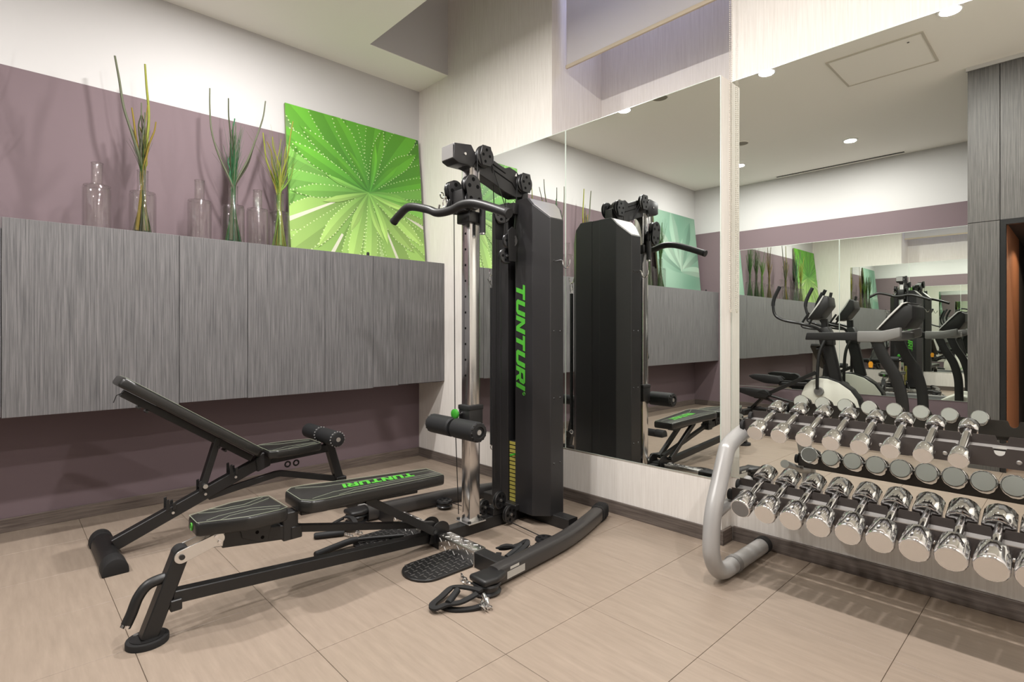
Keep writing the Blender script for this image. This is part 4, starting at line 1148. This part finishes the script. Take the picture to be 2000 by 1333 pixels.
def shelf(yf, zf, x0, x1, L, ta, tb):
    """yf, zf: centre of the front head faces; L: length of a dumbbell"""
    sh = None
    for t, nm, sg in ((ta, 'front_rail', 1), (tb, 'rear_rail', -1)):
        cy, cz = yf + ct * t, zf + st * t
        # upright plate with scooped notches, plus a flat ledge behind it
        pts = [(x0, cz - .055), (x1, cz - .055), (x1, cz + .012)]
        xs = [DX_ + SP * k for k in range(10)][::-1]
        for xn in xs:
            pts += [(xn + .019, cz + .012)]
            pts += [(xn + .0146 * math.cos(math.pi * i / 8), cz - .0150 * math.sin(math.pi * i / 8)) for i in range(9)]
            pts += [(xn - .019, cz + .012)]
        pts += [(x0, cz + .012)]
        mb = MB(); mb.prism(pts, cy - .002, cy + .002, axis='y')
        o = mb.build(nm, 'rack_plate', rk, smooth=0)
        mb = MB(); w_ = .046 if sg > 0 else .026; oy = sg * (.002 + w_ / 2); mb.bar((x0, cy + oy * ct, cz - .021 + oy * st), (x1, cy + oy * ct, cz - .021 + oy * st), w_, .003, up=(0, -st, ct)); mb.build('rail_ledge', 'steel_plate', o, smooth=0)
        for k in range(5):
            xx = DX_ + SP * (2 * k + .5); MB().prof([((xx, cy - .002, cz - .03), .008), ((xx, cy - .006, cz - .03), .005)], 10).build('rivet', 'chrome_satin', o)
        MB().cyl((x0 - .012, cy, cz - .02), (x0 + .002, cy, cz - .02), .024, n=18).build('rail_cap', 'rubber', o)
LT, LB = .295, .322
shelf(-.46, .358, RX0 + .02, RX1 - .02, LB, .1235, .211)
shelf(-.313, .655, RX0 + .02, RX1 - .02, LT, .105, .198)

def make_dumbbell(L, D, hl, name):
    """axis along local y, front end at -L/2"""
    e = empty(name, (0, 0, 0))
    for s in (-1, 1):
        y1 = s * L / 2; y0 = y1 - s * hl
        n = 12
        mb = MB()
        pr = [(y0, D * .36), (y0 + s * .002, D * .44), (y0 + s * .005, D * .485), (y0 + s * .010, D * .5), (y1 - s * .006, D * .5), (y1 - s * .0015, D * .475), (y1, D * .46)]
        rings = []
        for y, r in pr:
            rings.append([])
            for i in range(n * 3):
                t = 2 * math.pi * i / (n * 3)
                k = 1 - .022 * (1 if i % 3 == 0 else 0)
                rings[-1].append(mb.bm.verts.new((r * k * math.cos(t), y, r * k * math.sin(t))))
        N = n * 3
        for a, b in zip(rings, rings[1:]):
            for i in range(N): mb.bm.faces.new((a[i], a[(i + 1) % N], b[(i + 1) % N], b[i]))
        mb.bm.faces.new(rings[0]); mb.bm.faces.new(rings[-1])
        h = mb.build('head', 'chrome', e, smooth=28, local=True)
        MB().prof([((0, y1 - s * .0005, 0), D * .43), ((0, y1 + s * .0008, 0), D * .43)], 32).build('end_disc', 'chrome_satin', h, local=True)
    hw = L / 2 - hl
    MB().prof([((0, -hw - .003, 0), .0145), ((0, -hw * .5, 0), .0145), ((0, -hw * .2, 0), .0150), ((0, hw * .2, 0), .0150), ((0, hw * .5, 0), .0145), ((0, hw + .003, 0), .0145)], 20).build('handle', 'chrome', e, local=True)
    return e
def place_db(src, yf, zf, x, L, label, grp):
    src.location = (x, yf + ct * L / 2, zf + st * L / 2); src.rotation_euler = (TILT, 0, 0)
    tag(src, label, 'dumbbell', grp)
for k in range(10):
    D = .084 + .0013 * k
    hl = .094 + .0008 * k
    d_ = make_dumbbell(LB, D, hl, 'dumbbell')
    nm = 'heavy chrome dumbbell on the lower tier of the rack, %s from the curved silver frame' % ['first', 'second', 'third', 'fourth', 'fifth', 'sixth', 'seventh', 'eighth', 'ninth', 'tenth'][k] if k else 'chrome dumbbell with dark end, first on the lower tier beside the curved silver frame'
    place_db(d_, -.46, .358, DX_ + SP * k, LB, nm, 'lower tier dumbbells')
    if k == 0:
        for c in d_.children_recursive:
            if c.name.startswith('end_disc'): c.data.materials[0] = MATS['plastic_grey']
for k in range(8):
    D = .070 - .0012 * k
    d_ = make_dumbbell(LT, D, .078 - .0025 * k, 'dumbbell')
    nm = 'small chrome dumbbell on the upper tier of the rack, %s from the curved silver frame' % ['first', 'second', 'third', 'fourth', 'fifth', 'sixth', 'seventh', 'eighth', 'ninth', 'tenth'][k] if k < 7 else 'smallest chrome dumbbell on the upper tier, next to the two empty notches'
    place_db(d_, -.313, .655, DX_ + SP * k, LT, nm, 'upper tier dumbbells')

# ================================================================== ELLIPTICAL TRAINER (seen in the mirrors)
EY = -4.42
el = empty('elliptical_trainer', (1.9, EY, 0), 'elliptical trainer with white round flywheel cover and black swing handles', 'elliptical')
hs = [(2.27, .10), (2.272, .186), (2.24, .30), (2.17, .40), (2.05, .485), (1.93, .525), (1.84, .53), (1.75, .50), (1.68, .43), (1.64, .33), (1.632, .215), (1.65, .10)]
for s in (-1, 1):
    y0 = EY + s * .075
    MB().prism([(x, z) for x, z in hs], min(y0, y0 + s * .02), max(y0, y0 + s * .02), axis='y', bev=.008, seg=2).build('flywheel_cover', 'plastic_white', el)
    # printed lettering on the cover
    lettering('TUNTURI', (1.83 if s > 0 else 2.14, y0 + s * .0205, .17), (1, 0, 0) if s < 0 else (-1, 0, 0), (0, 0, 1), .042, .001, parent=el, name='brand_lettering') if False else None
lettering('TUNTURI', (2.16, EY + .0956, .165), (-1, 0, 0), (0, 0, 1), .045, .0012, parent=el, name='brand_lettering')
MB().prism([(1.76 + (x - 1.76) * 1.035, z * 1.03 if z > .15 else z) for x, z in hs], EY - .075, EY + .075, axis='y', bev=.006, seg=2).build('flywheel_case', 'black_metal', el)
MB().bar((2.0, EY, .50), (1.885, EY, 1.05), .085, .13, up=(1, 0, 0), bev=.02).build('mast', 'black_metal', el)
MB().prism([(1.84, .93), (1.98, .93), (1.97, 1.06), (1.92, 1.16), (1.84, 1.14), (1.82, 1.02)], EY - .07, EY + .07, axis='y', bev=.012, seg=2).build('mast_joint', 'black_metal', el)
MB().prism([(1.725, 1.255), (1.76, 1.235), (1.86, 1.26), (1.96, 1.40), (1.945, 1.51), (1.90, 1.525), (1.84, 1.42)], EY - .13, EY + .13, axis='y', bev=.012, seg=2).build('console', 'black_metal', el)
MB().prism([(1.722, 1.262), (1.73, 1.268), (1.848, 1.432), (1.90, 1.53), (1.888, 1.532), (1.832, 1.44)], EY - .12, EY + .12, axis='y').build('console_face', 'plastic_light', el, smooth=0)
MB().bar((1.93, EY, 1.50), (1.945, EY, 1.57), .06, .02, up=(1, 0, 0), bev=.004).build('tablet_rest', 'black_metal', el)
MB().bar((1.87, EY, 1.25), (1.88, EY, 1.02), .06, .07, up=(1, 0, 0), bev=.01).build('console_neck', 'black_metal', el)
for s in (-1, 1):
    yy = EY + s * .27; off = 0 if s > 0 else .2
    P = bez([(1.89, EY + s * .11, 1.02), (1.85, EY + s * .17, 1.13), (1.70, yy, 1.19), (1.50 + off * .5, yy, 1.235), (1.395 + off, yy, 1.30), (1.368 + off, yy, 1.42), (1.385 + off, yy, 1.52), (1.45 + off, yy, 1.66)], 6)
    MB().tube(P, .017, 14, up=(0, 1, 0)).build('swing_handle', 'black_gloss', el)
    MB().tube(P[30:], .022, 14, up=(0, 1, 0)).build('handle_grip', 'foam', el)
    P = bez([(1.87, EY + s * .04, 1.12), (1.74, EY + s * .12, 1.135), (1.66, EY + s * .13, 1.16), (1.67, EY + s * .13, 1.22), (1.74, EY + s * .13, 1.33)], 6)
    MB().tube(P, .013, 12, up=(0, 1, 0)).build('fixed_handle', 'black_gloss', el)
    P = bez([(1.91, EY + s * .11, 1.0), (1.86, EY + s * .15, .83), (1.845, EY + s * .17, .60), (1.842, EY + s * .17, .40)], 6)
    MB().tube(P, .019, 12, up=(0, 1, 0)).build('swing_arm', 'black_metal', el)
    mb = MB(); mb.prof([((1.84, EY + s * .097, .37), .055), ((1.84, EY + s * .125, .37), .05)], 24); mb.build('crank_hub', 'plastic_grey', el)
    ph = 0.0 if s > 0 else .17
    MB().bar((1.83, EY + s * .19, .60 - ph), (1.27, EY + s * .19, .30 + ph * .6), .04, .045, bev=.006).build('pedal_arm', 'black_metal', el)
    zp = .30 + ph * .9
    pts = [(.88, zp + .04), (.93, zp), (1.10, zp - .05), (1.27, zp - .055), (1.31, zp - .01), (1.27, zp + .045), (1.10, zp + .06), (.95, zp + .062)]
    pdl = MB().prism(pts, EY + s * .20 - .065, EY + s * .20 + .065, axis='y', bev=.01, seg=2).build('pedal', 'rubber', el)
    MB().prism([(1.17, zp + .02), (1.30, zp), (1.32, zp + .02), (1.26, zp + .055), (1.20, zp + .045)], EY + s * .265 - .006, EY + s * .265 + .006, axis='y', bev=.003, seg=1).build('pedal_lip', 'rubber', pdl)
    MB().tube(bez([(1.66, EY + s * .12, .16), (1.40, EY + s * .14, .19), (1.20, EY + s * .14, .235), (1.08, EY + s * .14, .24)], 5), .018, 10, up=(0, 1, 0)).build('guide_rail', 'black_metal', el)
MB().bar((2.25, EY, .06), (.95, EY, .06), .09, .06, bev=.006).build('base_beam', 'black_metal', el)
MB().box((.93, EY - .27, 0), (1.01, EY + .27, .07), .012, 2).build('rear_foot', 'black_metal', el)
MB().box((2.22, EY - .25, 0), (2.30, EY + .25, .07), .012, 2).build('front_foot', 'black_metal', el)
MB().bar((.99, EY, .07), (1.13, EY, .22), .10, .03, bev=.004).build('rear_strut', 'black_metal', el)

# ================================================================== TREADMILL (seen in the mirrors)
TY0, TY1 = -2.95, -3.82
tm = empty('treadmill', (2.3, (TY0 + TY1) / 2, 0), 'treadmill with curved black uprights and grey handrails in front of the elliptical trainer', 'treadmill')
for y in (TY0, TY1):
    pts = bez([(2.735, y, 1.03), (2.80, y, .86), (2.885, y, .70), (2.935, y, .50), (2.945, y, .30), (2.945, y, .12)], 6)
    mb = MB(); mb.sweep(pts, [(-.022, -.043), (.022, -.043), (.028, -.025), (.028, .025), (.022, .043), (-.022, .043), (-.028, .025), (-.028, -.025)], up=(1, 0, .3))
    mb.build('upright', 'black_metal', tm)
    MB().prism([(2.14, 1.015), (2.60, 1.012), (2.60, 1.092), (2.155, 1.088)], y - .03, y + .03, axis='y', bev=.012, seg=2).build('handrail', 'rubber', tm)
    MB().prism([(2.595, 1.0), (2.79, 1.0), (2.93, 1.05), (2.93, 1.135), (2.78, 1.10), (2.595, 1.1)], y - .04, y + .04, axis='y', bev=.01, seg=2).build('rail_housing', 'plastic_grey', tm)
    MB().box((1.55, y - .05, .10), (3.0, y + .05, .17), .012, 2).build('deck_rail', 'plastic_grey', tm)
    MB().cyl((1.6, y - .04, .045), (1.6, y + .04, .045), .045, n=18).build('wheel', 'rubber', tm)
MB().box((1.55, TY1 + .05, .125), (2.9, TY0 - .05, .150), .004, 1).build('running_belt', 'rubber', tm)
MB().prism([(2.72, .10), (3.16, .10), (3.16, .16), (3.08, .24), (2.90, .27), (2.72, .18)], TY1 + .05, TY0 - .05, axis='y', bev=.02, seg=3).build('motor_hood', 'plastic_white', tm)
MB().prism([(2.715, 1.115), (2.75, 1.105), (2.93, 1.125), (2.985, 1.22), (2.985, 1.33), (2.95, 1.355), (2.915, 1.345), (2.82, 1.24)], TY1 + .16, TY0 - .16, axis='y', bev=.012, seg=2).build('console', 'black_metal', tm)
MB().prism([(2.708, 1.118), (2.718, 1.116), (2.824, 1.244), (2.918, 1.35), (2.955, 1.362), (2.94, 1.366), (2.905, 1.358), (2.81, 1.25)], TY1 + .14, TY0 - .14, axis='y', bev=.002, seg=1).build('console_bezel', 'plastic_light', tm, smooth=0)
MB().box((2.80, TY1 + .03, 1.02), (2.88, TY0 - .03, 1.09), .012, 2).build('cross_bar', 'plastic_grey', tm)
MB().box((1.50, TY1 - .02, .0), (1.56, TY0 + .02, .16), .01, 2).build('rear_cap', 'rubber', tm)
MB().box((2.85, TY1 - .03, .0), (3.0, TY0 + .03, .10), .01, 2).build('front_base', 'black_metal', tm)
k_ = MB().tube([(2.62, -3.37, 1.08), (2.60, -3.37, .80)], .0025, 5).build('safety_cord', 'rubber', tm)
MB().prism([(2.585, .74), (2.615, .74), (2.62, .78), (2.61, .80), (2.59, .80), (2.58, .78)], -3.376, -3.364, axis='y').build('safety_key', 'orange', k_, label='orange safety key')
